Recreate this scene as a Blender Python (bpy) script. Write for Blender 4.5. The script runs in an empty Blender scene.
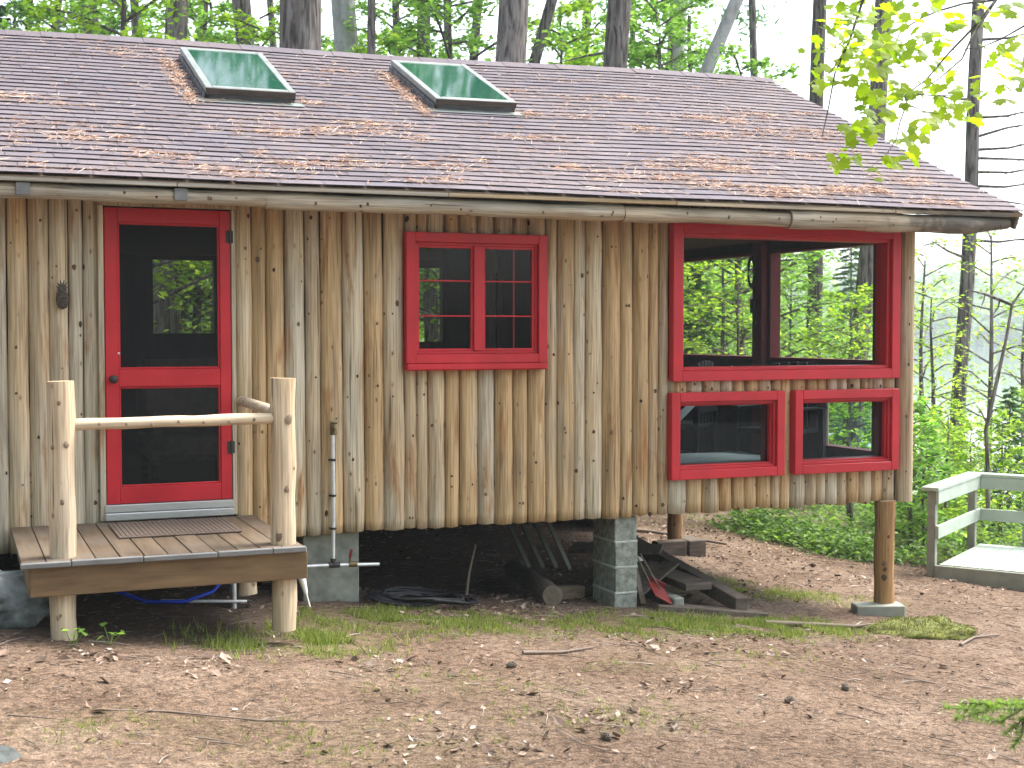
import bpy, bmesh, math, random
import numpy as np
from mathutils import Vector, Matrix, noise as mnoise
R = math.radians
random.seed(7); rng = np.random.default_rng(7)
SC = bpy.context.scene
COL = SC.collection

# ------------------------------------------------------------------ camera
CAM_H, CAM_D, FPX = 1.85, 9.67, 1359.0
YAW, PIT = R(22.47), R(2.278)
cd = bpy.data.cameras.new('camera'); cam = bpy.data.objects.new('camera', cd); COL.objects.link(cam)
cam.location = (0, -CAM_D, CAM_H); cam.rotation_euler = (R(90)-PIT, 0, -YAW)
cd.sensor_width = 36; cd.lens = FPX/1024*36; cd.clip_end = 4000; cd.clip_start = .05
cd.dof.use_dof = True; cd.dof.focus_distance = 10.3; cd.dof.aperture_fstop = 4.5
SC.camera = cam

def at(px, py, depth):
    "a world point from a direction and a distance along the view axis"
    r = (px-512)/FPX*depth; u = -(py-384)/FPX*depth
    f = depth*math.cos(PIT)+u*math.sin(PIT); z = -depth*math.sin(PIT)+u*math.cos(PIT)
    return Vector((r*math.cos(YAW)+f*math.sin(YAW), -r*math.sin(YAW)+f*math.cos(YAW)-CAM_D, z+CAM_H))

# ------------------------------------------------------------------ terrain
LAKE = -3.4
def sm(a, b, x):
    t = max(0., min(1., (x-a)/(b-a))); return t*t*(3-2*t)
def ground(x, y, fine=True):
    z = .10-.097*max(-4, x) if x < 40 else .10-.097*40-.3*(x-40)
    z -= .03*max(0, y-14)
    if x > 11: z -= .05*(x-11)
    z -= .10*sm(.2, 1.2, y)*sm(2.0, 2.6, x)*(1-sm(5.2, 6.2, x))*(1-sm(7, 9, y))
    if fine:
        z += .030*mnoise.noise((x*.7, y*.7, 3.1))+.014*mnoise.noise((x*2.1, y*2.1, 1.3))+.006*mnoise.noise((x*6, y*6, 9.3))
    if x > 5 or y > 18: z += sm(15, 26, math.hypot(x, y))*.5*mnoise.noise((x*.12, y*.12, .7))
    return max(z, -7)

# ------------------------------------------------------------------ tagging
LOC = {}
def tag(o, label=None, cat=None, group=None, kind=None):
    if label: o['label'] = label
    if cat: o['category'] = cat
    if group: o['group'] = group
    if kind: o['kind'] = kind
    return o
def thing(name, label, cat, loc=(0, 0, 0), group=None):
    o = bpy.data.objects.new(name, None); COL.objects.link(o); o.location = loc; o.empty_display_size = .1
    LOC[o] = Vector(loc); return tag(o, label, cat, group)
def link(me, name, mats, parent=None, origin=None):
    o = bpy.data.objects.new(name, me); COL.objects.link(o)
    for m in (mats if isinstance(mats, (list, tuple)) else [mats]): me.materials.append(m)
    if parent is not None:
        base = LOC[parent]; LOC[o] = base
        me.transform(Matrix.Translation(-base)); o.parent = parent
    else:
        org = Vector(origin) if origin is not None else Vector((0, 0, 0))
        LOC[o] = org
        if org.length > 0: me.transform(Matrix.Translation(-org)); o.location = org
    return o

# ------------------------------------------------------------------ mesh builder
class MB:
    def __init__(s): s.v = []; s.f = []; s.m = []; s.s = []
    def add(s, vs, fs, mat=0, smooth=False):
        b = len(s.v); s.v.extend([tuple(v) for v in vs])
        for f in fs: s.f.append(tuple(i+b for i in f)); s.m.append(mat); s.s.append(smooth)
    def box(s, x0, x1, y0, y1, z0, z1, ch=.004, mat=0, M=None, jit=0):
        ch = min(ch, abs(x1-x0)*.3, abs(y1-y0)*.3, abs(z1-z0)*.3)
        bm = bmesh.new(); bmesh.ops.create_cube(bm, size=1)
        for v in bm.verts:
            v.co = Vector(((x0+x1)/2+v.co.x*(x1-x0), (y0+y1)/2+v.co.y*(y1-y0), (z0+z1)/2+v.co.z*(z1-z0)))
        if ch > 0: bmesh.ops.bevel(bm, geom=bm.edges[:], offset=ch, segments=1, affect='EDGES')
        bm.verts.index_update()
        vs = [Vector(v.co) for v in bm.verts]
        if jit: vs = [v+Vector((random.uniform(-jit, jit), random.uniform(-jit, jit), random.uniform(-jit, jit))) for v in vs]
        if M is not None: vs = [M @ v for v in vs]
        s.add(vs, [[v.index for v in f.verts] for f in bm.faces], mat); bm.free()
    def beam(s, a, b, w, h, ch=.004, mat=0, roll=0):
        a, b = Vector(a), Vector(b); d = b-a; L = d.length
        q = d.to_track_quat('X', 'Z').to_matrix().to_4x4()
        M = Matrix.Translation(a) @ q @ Matrix.Rotation(roll, 4, 'X')
        s.box(0, L, -w/2, w/2, -h/2, h/2, ch, mat, M)
    def tube(s, pts, rad, n=8, mat=0, cap=True, capmat=None, bump=0, freq=3, squash=1., seed=0, dome=0):
        pts = [Vector(p) for p in pts]; N = len(pts)
        if not isinstance(rad, (list, tuple)): rad = [rad]*N
        vs = []; t0 = (pts[1]-pts[0]).normalized()
        up = Vector((0, 0, 1)) if abs(t0.z) < .9 else Vector((0, 1, 0))
        for i, p in enumerate(pts):
            t = (pts[min(i+1, N-1)]-pts[max(i-1, 0)]).normalized()
            a = t.cross(up).normalized(); c = t.cross(a).normalized()
            for k in range(n):
                an = 2*math.pi*k/n; q = a*math.cos(an)+c*math.sin(an); rr = rad[i]
                if bump:
                    w = p*freq+q*(.6)+Vector((seed*7.3, seed*3.1, 0)); rr *= 1+bump*mnoise.noise(w)+.4*bump*mnoise.noise(w*3.1)
                vs.append(p+q*rr)
        fs = [(i*n+k, i*n+(k+1) % n, (i+1)*n+(k+1) % n, (i+1)*n+k) for i in range(N-1) for k in range(n)]
        s.add(vs, fs, mat, True)
        if cap:
            cm = mat if capmat is None else capmat
            for e, i in ((0, 0), (1, N-1)):
                ring = [vs[i*n+k] for k in range(n)]; t = (pts[1]-pts[0]).normalized() if e == 0 else (pts[-1]-pts[-2]).normalized()
                c = pts[i]+(t*dome if e else -t*dome)
                mid = [c.lerp(r, .6)+(0*t) for r in ring]
                fl = [(k, (k+1) % n, n+(k+1) % n, n+k) for k in range(n)]+[(n+k, n+(k+1) % n, 2*n) for k in range(n)]
                if e: fl = [tuple(reversed(f)) for f in fl]
                s.add(ring+mid+[c], fl, cm, dome > 0)
    def knot(s, p, nrm, r, mat=1, tall=1.3):
        p, nrm = Vector(p), Vector(nrm).normalized()
        u = nrm.cross(Vector((0, 0, 1))).normalized(); w = u.cross(nrm)
        vs = [p+nrm*.0055]; n = 8
        for ring, (k, h) in enumerate(((.55, .005), (1., .001))):
            for i in range(n):
                a = 2*math.pi*i/n; j = random.uniform(.8, 1.2)
                vs.append(p+u*math.cos(a)*r*k*j+w*math.sin(a)*r*k*tall*j+nrm*h)
        fs = [(0, 1+i, 1+(i+1) % n) for i in range(n)]+[(1+i, 1+n+i, 1+n+(i+1) % n, 1+(i+1) % n) for i in range(n)]
        s.add(vs, fs, mat, True)
    def sphere(s, c, r, n=10, mat=0, sc=(1, 1, 1), bump=0, seed=0, freq=2.):
        bm = bmesh.new(); bmesh.ops.create_icosphere(bm, subdivisions=n, radius=1)
        bm.verts.index_update(); vs = []
        for v in bm.verts:
            d = 1+(bump*mnoise.noise(v.co*freq+Vector((seed, 0, 0)))+bump*.4*mnoise.noise(v.co*freq*3+Vector((seed, 0, 0))) if bump else 0)
            vs.append(Vector(c)+Vector((v.co.x*sc[0], v.co.y*sc[1], v.co.z*sc[2]))*r*d)
        s.add(vs, [[v.index for v in f.verts] for f in bm.faces], mat, True); bm.free()
    def disc_lathe(s, prof, c, axis='Z', n=16, mat=0):
        vs = []; fs = []
        for (r, h) in prof:
            for k in range(n):
                a = 2*math.pi*k/n; x, y = r*math.cos(a), r*math.sin(a)
                vs.append(Vector(c)+(Vector((x, y, h)) if axis == 'Z' else Vector((x, -h, y)) if axis == 'Y' else Vector((h, x, y))))
        for i in range(len(prof)-1):
            for k in range(n): fs.append((i*n+k, i*n+(k+1) % n, (i+1)*n+(k+1) % n, (i+1)*n+k))
        fs.append(tuple(range(n))); fs.append(tuple(range((len(prof)-1)*n, len(prof)*n)))
        s.add(vs, fs, mat, True)
    def build(s, name, mats, parent=None, origin=None):
        me = bpy.data.meshes.new(name); me.from_pydata(s.v, [], s.f)
        me.polygons.foreach_set('material_index', s.m); me.polygons.foreach_set('use_smooth', s.s)
        me.update(); return link(me, name, mats, parent, origin)

def quads(name, V, F=None, mats=None, mat_idx=None, parent=None, origin=None, smooth=False, k=4):
    "big arrays of k-sided faces"
    V = np.asarray(V, dtype=np.float32).reshape(-1, 3); nf = len(V)//k if F is None else len(F)
    idx = np.arange(len(V), dtype=np.int32) if F is None else np.asarray(F, dtype=np.int32).ravel()
    me = bpy.data.meshes.new(name or 'crown'); me.vertices.add(len(V)); me.vertices.foreach_set('co', V.ravel())
    me.loops.add(len(idx)); me.loops.foreach_set('vertex_index', idx)
    me.polygons.add(nf); me.polygons.foreach_set('loop_start', np.arange(0, nf*k, k, dtype=np.int32))
    if mat_idx is not None: me.polygons.foreach_set('material_index', np.asarray(mat_idx, dtype=np.int32))
    me.polygons.foreach_set('use_smooth', np.full(nf, smooth))
    me.update(calc_edges=True); me.validate()
    if name is None: me.materials.append(mats); return me
    return link(me, name, mats, parent, origin)

# ------------------------------------------------------------------ materials
class N:
    def __init__(s, name):
        s.m = bpy.data.materials.new(name); s.m.use_nodes = True; s.t = s.m.node_tree; s.t.nodes.clear()
        s.out = s.t.nodes.new('ShaderNodeOutputMaterial'); s._tc = None
    def n(s, typ, inp={}, **kw):
        n = s.t.nodes.new('ShaderNode'+typ)
        for k, v in kw.items(): setattr(n, k, v)
        for k, v in inp.items(): s.set(n.inputs[k], v)
        return n
    def set(s, sock, v):
        if isinstance(v, bpy.types.NodeSocket): s.t.links.new(v, sock)
        else:
            if sock.type == 'RGBA' and len(v) == 3: v = (*v, 1)
            sock.default_value = v
    def tc(s, scale=(1, 1, 1), which='Object'):
        if s._tc is None: s._tc = s.n('TexCoord')
        return s.n('Mapping', {'Vector': s._tc.outputs[which], 'Scale': scale}).outputs[0]
    def noise(s, scale=1, mp=(1, 1, 1), detail=3, rough=.55, dist=0):
        return s.n('TexNoise', {'Vector': s.tc(mp), 'Scale': scale, 'Detail': detail, 'Roughness': rough, 'Distortion': dist}).outputs['Fac']
    def ramp(s, fac, stops, interp='LINEAR'):
        r = s.n('ValToRGB', {'Fac': fac}); r.color_ramp.interpolation = interp; e = r.color_ramp.elements
        while len(e) < len(stops): e.new(.5)
        for i, (p, c) in enumerate(stops):
            e[i].position = p; e[i].color = (*c, 1) if len(c) == 3 else c
        return r.outputs[0]
    def mix(s, a, b, fac, mode='MIX'):
        n = s.n('Mix', data_type='RGBA', blend_type=mode)
        s.set(n.inputs['Factor'], fac); s.set(n.inputs['A'], a); s.set(n.inputs['B'], b)
        return n.outputs['Result']
    def math(s, op, a, b=0., c=0.):
        n = s.n('Math', operation=op); s.set(n.inputs[0], a); s.set(n.inputs[1], b); s.set(n.inputs[2], c); return n.outputs[0]
    def rnd(s): return s.n('NewGeometry').outputs['Random Per Island']
    def bump(s, h, strength=.3, dist=.01): return s.n('Bump', {'Height': h, 'Strength': strength, 'Distance': dist}).outputs[0]
    def pbr(s, col, rough=.7, normal=None, spec=.3, **kw):
        b = s.n('BsdfPrincipled'); s.set(b.inputs['Base Color'], col); s.set(b.inputs['Roughness'], rough)
        b.inputs['Specular IOR Level'].default_value = spec
        for k, v in kw.items(): s.set(b.inputs[k], v)
        if normal: s.set(b.inputs['Normal'], normal)
        return b.outputs[0]
    def done(s, sh): s.t.links.new(sh, s.out.inputs['Surface']); return s.m

def wood_log(name, honey, grey, mixlo=.38, mixhi=.68, val=1., stain=.5, axis=2):
    m = N(name); st = [14, 14, 14]; st[axis] = .8; br = [4, 4, 4]; br[axis] = .7; fi = [90, 90, 90]; fi[axis] = 2.2
    rnd = m.rnd()
    broad = m.noise(1, br, 3); streak = m.noise(1, st, 4, .6); fib = m.noise(1, fi, 2)
    f = m.math('ADD', m.math('MULTIPLY', broad, .75), m.math('MULTIPLY', m.math('SUBTRACT', rnd, .5), .42))
    f = m.math('ADD', f, .12)
    c = m.mix(m.ramp(streak, [(.3, [x*.62 for x in honey]), (.52, honey), (.75, [min(1, x*1.25) for x in honey])]),
              m.ramp(streak, [(.3, [x*.7 for x in grey]), (.6, grey), (.8, [x*1.15 for x in grey])]),
              m.ramp(f, [(mixlo, (0, 0, 0)), (mixhi, (1, 1, 1))]))
    bs = [7, 7, 7]; bs[axis] = 1.1
    c = m.mix(c, (honey[0]*.62, honey[1]*.42, honey[2]*.28), m.math('MULTIPLY', m.ramp(m.noise(1, bs, 4, .6, .5), [(.56, (0, 0, 0)), (.7, (1, 1, 1))]), stain))
    ds = [3.1, 3.1, 3.1]; ds[axis] = .5
    c = m.mix(c, (.10, .075, .05), m.math('MULTIPLY', m.ramp(m.noise(1.3, ds, 4, .65, 1.), [(.6, (0, 0, 0)), (.8, (1, 1, 1))]), .55))
    c = m.mix(c, m.ramp(fib, [(.3, (.58, .55, .52)), (.5, (.95, .95, .95)), (.72, (1.25, 1.25, 1.25))]), .85, 'MULTIPLY')
    ck = [34, 34, 34]; ck[axis] = .9
    c = m.mix(c, (.05, .035, .022), m.math('MULTIPLY', m.ramp(m.noise(1, ck, 2, .5), [(.27, (1, 1, 1)), (.33, (0, 0, 0))]), .75))
    kk = [15, 15, 15]; kk[axis] = 7.5
    vk = m.n('TexVoronoi', {'Vector': m.tc(kk), 'Scale': 1.}).outputs
    pick = m.ramp(m.n('SeparateColor', {'Color': vk['Color']}).outputs[0], [(.66, (0, 0, 0)), (.68, (1, 1, 1))])
    c = m.mix(c, (.20, .11, .05), m.math('MULTIPLY', m.math('MULTIPLY', m.ramp(vk['Distance'], [(.08, (1, 1, 1)), (.20, (0, 0, 0))]), .6), pick))
    c = m.mix(c, (.03, .02, .014), m.math('MULTIPLY', m.ramp(vk['Distance'], [(.035, (1, 1, 1)), (.075, (0, 0, 0))]), pick))
    r2 = m.n('TexWhiteNoise', {'W': rnd}, noise_dimensions='1D').outputs[0]
    c = m.mix(c, m.ramp(r2, [(0, (.84*val, .82*val, .80*val)), (1, (1.08*val, 1.08*val, 1.08*val))]), 1, 'MULTIPLY')
    if name.startswith('eave'):
        gx_ = m.n('SeparateXYZ', {'Vector': m.tc((1, 1, 1))}).outputs[0]
        st_ = m.math('ADD', m.math('MULTIPLY', m.math('SUBTRACT', gx_, 2.9), .8), m.math('MULTIPLY', m.math('SUBTRACT', m.noise(2.2, (1, 1, 1), 4, .65), .5), 3.2))
        c = m.mix(c, (.075, .072, .062), m.math('MULTIPLY', m.ramp(st_, [(.2, (0, 0, 0)), (.75, (1, 1, 1))]), .85))
    h = m.math('ADD', m.math('MULTIPLY', fib, .5), streak)
    return m.done(m.pbr(c, .78, m.bump(h, .35, .006), .2))

M = {}
M['log'] = wood_log('wall_log_wood', (.50, .35, .185), (.56, .50, .38), .37, .69, 1., .95)
M['eave'] = wood_log('eave_log_wood', (.46, .34, .19), (.48, .45, .38), .3, .62, 1., .35, axis=0)
M['peeled'] = wood_log('peeled_cedar', (.68, .52, .33), (.66, .56, .42), .35, .7, 1., .22)
M['peeled_x'] = wood_log('peeled_cedar_rail', (.70, .56, .38), (.70, .62, .50), .35, .7, 1., .12, axis=0)
M['post'] = wood_log('post_wood', (.42, .24, .10), (.40, .31, .20), .45, .8, .9, .5)
M['oldlog'] = wood_log('old_log_wood', (.20, .15, .10), (.24, .21, .17), .3, .6, .8, .3, axis=1)
m = N('knot'); M['knot'] = m.done(m.pbr(m.ramp(m.rnd(), [(0, (.035, .022, .014)), (.5, (.12, .065, .035)), (.75, (.20, .13, .07)), (1, (.05, .035, .025))], 'LINEAR'), .8))
m = N('knot_pale'); M['knotp'] = m.done(m.pbr(m.ramp(m.rnd(), [(0, (.14, .10, .07)), (.6, (.30, .22, .15)), (1, (.20, .16, .12))]), .8))
m = N('end_grain'); M['end'] = m.done(m.pbr(m.ramp(m.noise(14, (1, 1, 1), 4), [(.3, (.22, .15, .08)), (.7, (.42, .32, .2))]), .85))
def flat(name, col, rough=.6, var=.15, scale=6, mp=(1, 1, 1), spec=.3, bump=.1, **kw):
    m = N(name); f = m.noise(scale, mp, 5, .6)
    c = m.ramp(f, [(.3, [x*(1-var) for x in col]), (.7, [min(1, x*(1+var)) for x in col])])
    return m.done(m.pbr(c, rough, m.bump(f, bump, .005) if bump else None, spec, **kw))
M['oldend'] = flat('old_end_grain', (.13, .105, .075), .9, .4, 18)
# red paint with slight fading and grime
m = N('red_paint'); a = m.noise(3, (1, 1, 1), 4); b = m.noise(30, (1, 1, .3), 3)
c = m.ramp(a, [(.3, (.40, .009, .016)), (.7, (.53, .018, .028))]); c = m.mix(c, (.30, .03, .03), m.math('MULTIPLY', m.ramp(m.noise(9, (1, 1, 1), 6, .7), [(.58, (0, 0, 0)), (.75, (1, 1, 1))]), .35))
c = m.mix(c, (.22, .05, .045), m.math('MULTIPLY', m.ramp(m.noise(1, (60, 60, 4), 3, .6), [(.6, (0, 0, 0)), (.76, (1, 1, 1))]), .3))
c = m.mix(c, (.45, .36, .28), m.ramp(m.noise(38, (1, 1, 1), 5, .75), [(.69, (0, 0, 0)), (.73, (1, 1, 1))]))
M['red'] = m.done(m.pbr(c, m.math('ADD', m.math('MULTIPLY', a, .35), .32), m.bump(b, .15, .002), .4))
m = N('shaded_red_paint'); M['maroon'] = m.done(m.pbr(m.ramp(m.noise(6), [(.3, (.10, .006, .010)), (.7, (.14, .010, .014))]), .6))  # the red paint again, darkened in colour for the dim inside
# interior boards: dark stained, vertical joints
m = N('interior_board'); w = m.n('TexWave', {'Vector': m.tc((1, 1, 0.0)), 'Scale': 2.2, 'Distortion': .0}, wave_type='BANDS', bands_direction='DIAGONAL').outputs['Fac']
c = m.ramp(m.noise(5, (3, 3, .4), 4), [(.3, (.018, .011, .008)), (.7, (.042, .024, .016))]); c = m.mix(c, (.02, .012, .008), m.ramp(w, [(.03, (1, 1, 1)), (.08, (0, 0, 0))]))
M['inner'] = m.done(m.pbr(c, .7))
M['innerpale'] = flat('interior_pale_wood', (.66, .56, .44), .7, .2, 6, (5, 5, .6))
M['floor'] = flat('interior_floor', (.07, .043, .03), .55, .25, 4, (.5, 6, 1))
M['rough'] = flat('rough_plank', (.22, .16, .11), .85, .35, 5, (.6, 6, 6), bump=.3)
M['oldrough'] = flat('weathered_plank', (.10, .08, .062), .9, .45, 6, (.6, 6, 6), bump=.4)
M['deck'] = None
m = N('deck_board'); rn = m.rnd(); f = m.noise(3, (8, .7, 8), 5, .65); g = m.noise(2.5, (1, 1, 1), 4)
c = m.ramp(f, [(.3, (.085, .058, .036)), (.7, (.165, .118, .075))]); c = m.mix(c, (.155, .13, .10), m.math('MULTIPLY', m.ramp(g, [(.42, (0, 0, 0)), (.65, (1, 1, 1))]), .55))
c = m.mix(c, m.ramp(rn, [(0, (.78, .78, .78)), (1, (1.05, 1.05, 1.05))]), 1, 'MULTIPLY')
M['deck'] = m.done(m.pbr(c, .75, m.bump(f, .3, .004)))
M['fascia'] = flat('porch_fascia', (.165, .105, .052), .7, .3, 4, (.7, 5, 5), bump=.25)
M['greytrim'] = flat('grey_edge_strip', (.17, .17, .165), .7, .25, 6, (1, 6, 6))
M['metal'] = flat('aluminium_sill', (.55, .57, .56), .35, .1, 12, (1, 1, 8), Metallic=.7)
M['galv'] = flat('galvanised_pipe', (.62, .64, .64), .4, .15, 14, Metallic=.5)
M['brass'] = flat('old_brass', (.16, .12, .06), .45, .3, 30, Metallic=.7)
M['iron'] = flat('dark_iron', (.05, .045, .042), .5, .35, 60, Metallic=.4)
M['bronze'] = flat('cast_plaque', (.085, .07, .055), .55, .4, 60, Metallic=.3, bump=.3)
M['concrete'] = flat('concrete_grey', (.205, .215, .18), .9, .35, 9, bump=.6)
M['cmu'] = flat('concrete_block', (.235, .25, .212), .92, .45, 22, bump=.9)
M['mortar'] = flat('mortar', (.42, .44, .40), .95, .2, 20, bump=.4)
M['mat'] = flat('door_mat', (.125, .095, .075), .95, .25, 60, bump=.5)
M['rock'] = flat('boulder_rock', (.19, .21, .205), .85, .75, 7, bump=1.)
M['darkrock'] = flat('dark_rock', (.085, .095, .09), .9, .6, 11, bump=1.)
M['greenpaint'] = flat('grey_green_paint', (.35, .405, .34), .6, .12, 4, bump=.1)
M['greendark'] = flat('weathered_green_paint', (.24, .25, .20), .7, .2, 5, bump=.1)
M['black'] = flat('black_rubber', (.02, .02, .022), .5, .3, 12)
M['blue'] = flat('blue_hose', (.02, .06, .55), .4, .1, 12)
M['white'] = flat('white_plastic', (.75, .75, .73), .45, .06, 10)
M['redtool'] = flat('red_plastic', (.17, .02, .018), .5, .2, 10)
M['tin'] = flat('corrugated_tin', (.055, .055, .052), .5, .3, 8, Metallic=.5)
M['cloth'] = flat('pale_cloth', (.50, .45, .36), .9, .15, 12)
M['darkchair'] = flat('dark_chair', (.012, .013, .015), .6, .3, 10)
M['tabletop'] = flat('pale_table', (.50, .50, .49), .5, .06, 6)
M['rope'] = flat('white_rope', (.7, .68, .62), .9, .1, 40)

def glass(name, tint=(.9, .95, .93), ior=1.45, rough=.0, boost=1.):
    m = N(name); fr = m.n('Fresnel', {'IOR': ior}).outputs[0]
    if boost != 1: fr = m.math('MINIMUM', m.math('MULTIPLY', fr, boost), 1.)
    t = m.n('BsdfTransparent', {'Color': tint}).outputs[0]; g = m.n('BsdfGlossy', {'Color': (1, 1, 1), 'Roughness': rough}).outputs[0]
    x = m.n('MixShader', {0: fr, 1: t, 2: g}); return m.done(x.outputs[0])
M['glass'] = glass('window_glass', (.86, .92, .90), 1.3)
M['smoked'] = glass('lower_window_glass', (.45, .60, .63), 1.2)
def screen(name, cover, col):
    m = N(name); t = m.n('BsdfTransparent').outputs[0]; d = m.pbr(col, .6)
    x = m.n('MixShader', {0: cover, 1: t, 2: d}); return m.done(x.outputs[0])
M['screen'] = screen('insect_screen', .30, (.012, .012, .012))
M['fine_screen'] = screen('porch_insect_screen', .07, (.03, .032, .03))
# skylight: dark green tinted glazing with specks of debris
m = N('skylight_glazing'); sp = m.ramp(m.noise(55, (1, 1, 1), 2), [(.66, (0, 0, 0)), (.72, (1, 1, 1))])
c = m.mix((.005, .060, .034), (.34, .36, .26), m.math('MULTIPLY', sp, .7))
M['skyglass'] = m.done(m.pbr(c, .06, None, .30, **{'Coat Weight': .05, 'Coat Roughness': .03}))
M['flash'] = flat('skylight_metal', (.26, .29, .275), .45, .18, 7, Metallic=.5)
M['flashdark'] = flat('skylight_dark_trim', (.075, .06, .048), .5, .4, 5, (1, 1, 4), Metallic=.2)
M['flashstep'] = flat('step_flashing', (.14, .15, .16), .5, .3, 6, Metallic=.4)
# shingles
m = N('asphalt_shingle'); rn = m.rnd(); r2 = m.n('TexWhiteNoise', {'W': rn}, noise_dimensions='1D').outputs[0]
c = m.ramp(rn, [(0, (.132, .114, .122)), (.2, (.142, .122, .131)), (.6, (.150, .129, .137)), (.85, (.149, .134, .147)), (1, (.162, .142, .150))])
gr = m.noise(170, (1, 1, 1), 2, .6); big = m.noise(.9, (1, 1, 1), 4)
c = m.mix(c, m.ramp(gr, [(.3, (.6, .6, .6)), (.7, (1.25, 1.25, 1.25))]), .8, 'MULTIPLY')
c = m.mix(c, m.ramp(big, [(.3, (.82, .84, .92)), (.7, (1.12, 1.06, 1.02))]), 1, 'MULTIPLY')
c = m.mix(c, (.24, .18, .14), m.math('MULTIPLY', m.ramp(m.noise(3.5, (1, 1, 1), 6, .7), [(.58, (0, 0, 0)), (.78, (1, 1, 1))]), .4))
M['shedge'] = flat('shingle_edge', (.07, .06, .064), .95, .3, 30)
M['shingle'] = m.done(m.pbr(c, .9, m.bump(gr, .4, .003), .25))
m = N('needle_litter'); M['needle'] = m.done(m.pbr(m.ramp(m.rnd(), [(0, (.42, .21, .12)), (.4, (.56, .33, .21)), (.8, (.62, .43, .29)), (1, (.68, .56, .44))]), .8))
m = N('needle_duff'); M['needle_g'] = m.done(m.pbr(m.ramp(m.rnd(), [(0, (.06, .036, .023)), (.3, (.13, .08, .054)), (.6, (.21, .135, .095)), (.88, (.30, .215, .16)), (1, (.42, .35, .29))]), .85))
m = N('dead_leaf'); M['litter'] = m.done(m.pbr(m.ramp(m.rnd(), [(0, (.07, .045, .03)), (.35, (.16, .105, .075)), (.7, (.27, .19, .14)), (.92, (.36, .28, .22)), (1, (.46, .40, .35))]), .8))
m = N('twig_bark'); M['twig'] = m.done(m.pbr(m.ramp(m.rnd(), [(0, (.06, .045, .035)), (.6, (.18, .14, .11)), (1, (.36, .31, .26))]), .85))
# ground: duff, moss patches from an attribute
m = N('forest_floor'); a = m.noise(1.1, (1, 1, 1), 5, .6); b = m.noise(22, (1, 1, 1), 5, .7); d = m.noise(95, (1, 1, 1), 3, .7)
c = m.ramp(a, [(.3, (.105, .070, .047)), (.5, (.155, .108, .075)), (.72, (.205, .152, .112))])
c = m.mix(c, m.ramp(b, [(.3, (.38, .35, .33)), (.5, (.95, .95, .95)), (.7, (1.55, 1.5, 1.48))]), 1, 'MULTIPLY')
c = m.mix(c, m.ramp(d, [(.34, (.35, .32, .3)), (.52, (1, 1, 1)), (.68, (1.9, 1.85, 1.8))]), .9, 'MULTIPLY')
at_ = m.n('Attribute', attribute_name='moss').outputs['Fac']
mo = m.math('MULTIPLY', at_, m.ramp(m.noise(7, (1, 1, 1), 5, .7), [(.38, (0, 0, 0)), (.62, (1, 1, 1))]))
c = m.mix(c, m.ramp(b, [(.3, (.06, .075, .015)), (.7, (.15, .16, .04))]), m.math('MULTIPLY', mo, .85))
dk = m.n('Attribute', attribute_name='soil_shade').outputs['Fac']
c = m.mix(c, (.075, .058, .045), m.math('MULTIPLY', dk, .8))  # dark soil that also paints in the shade under porch and cabin
hb = m.math('ADD', b, m.math('MULTIPLY', d, .5))
M['ground'] = m.done(m.pbr(c, .95, m.bump(hb, .9, .02), .15))
m = N('lake_water'); nz = m.noise(.35, (1, 1, 1), 3); M['water'] = m.done(m.pbr((.16, .20, .20), .06, m.bump(nz, .15, .05), .5))
# bark
m = N('pine_bark'); v = m.noise(1, (17, 17, 2.0), 4, .6, .6); nz = m.noise(3, (3, 3, .6), 5, .6); oi = m.n('ObjectInfo').outputs['Random']
c = m.ramp(nz, [(.3, (.13, .115, .10)), (.55, (.205, .185, .165)), (.75, (.29, .275, .255))]); c = m.mix(c, (.05, .043, .038), m.ramp(v, [(.38, (1, 1, 1)), (.55, (0, 0, 0))]))
c = m.mix(c, m.ramp(oi, [(0, (.75, .74, .74)), (1, (1.2, 1.2, 1.22))]), 1, 'MULTIPLY')
M['bark'] = m.done(m.pbr(c, .95, m.bump(v, .9, .03), .1))
m = N('pale_bark'); nz = m.noise(4, (2, 2, .8), 5, .7); M['palebark'] = m.done(m.pbr(m.ramp(nz, [(.3, (.20, .20, .19)), (.6, (.42, .42, .40)), (.75, (.30, .30, .29))]), .9, m.bump(nz, .4, .02)))
def leafmat(name, stops, trans=.5, tcol=1.6, rough=.5):
    m = N(name); r = m.rnd(); c = m.ramp(r, stops)
    b = m.pbr(c, rough, None, .3); t = m.n('BsdfTranslucent'); m.set(t.inputs[0], m.mix(c, (tcol*1.05, tcol*1.1, tcol*.6), 1, 'MULTIPLY'))
    x = m.n('MixShader', {0: trans, 1: b, 2: t.outputs[0]}); return m.done(x.outputs[0])
M['leaf'] = leafmat('broad_leaf', [(0, (.09, .18, .038)), (.5, (.155, .29, .06)), (.85, (.22, .38, .085)), (1, (.31, .46, .12))], .6)
M['leaf_y'] = leafmat('yellow_green_leaf', [(0, (.13, .24, .025)), (.5, (.22, .34, .04)), (1, (.33, .45, .07))], .6)
M['fern'] = leafmat('low_leaf', [(0, (.05, .11, .02)), (.5, (.10, .19, .035)), (1, (.19, .29, .06))], .45)
M['maple'] = leafmat('maple_leaf', [(0, (.16, .25, .008)), (.5, (.23, .33, .012)), (1, (.31, .40, .02))], .6, 1.7)
M['fir'] = leafmat('fir_needle', [(0, (.035, .085, .042)), (.5, (.07, .15, .068)), (1, (.12, .22, .09))], .5)
M['fir_y'] = leafmat('fresh_fir_needle', [(0, (.09, .17, .03)), (.6, (.16, .28, .05)), (1, (.26, .38, .09))], .4)
M['far'] = leafmat('far_leaf', [(0, (.08, .16, .055)), (.5, (.15, .26, .085)), (1, (.26, .38, .13))], .55)
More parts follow.
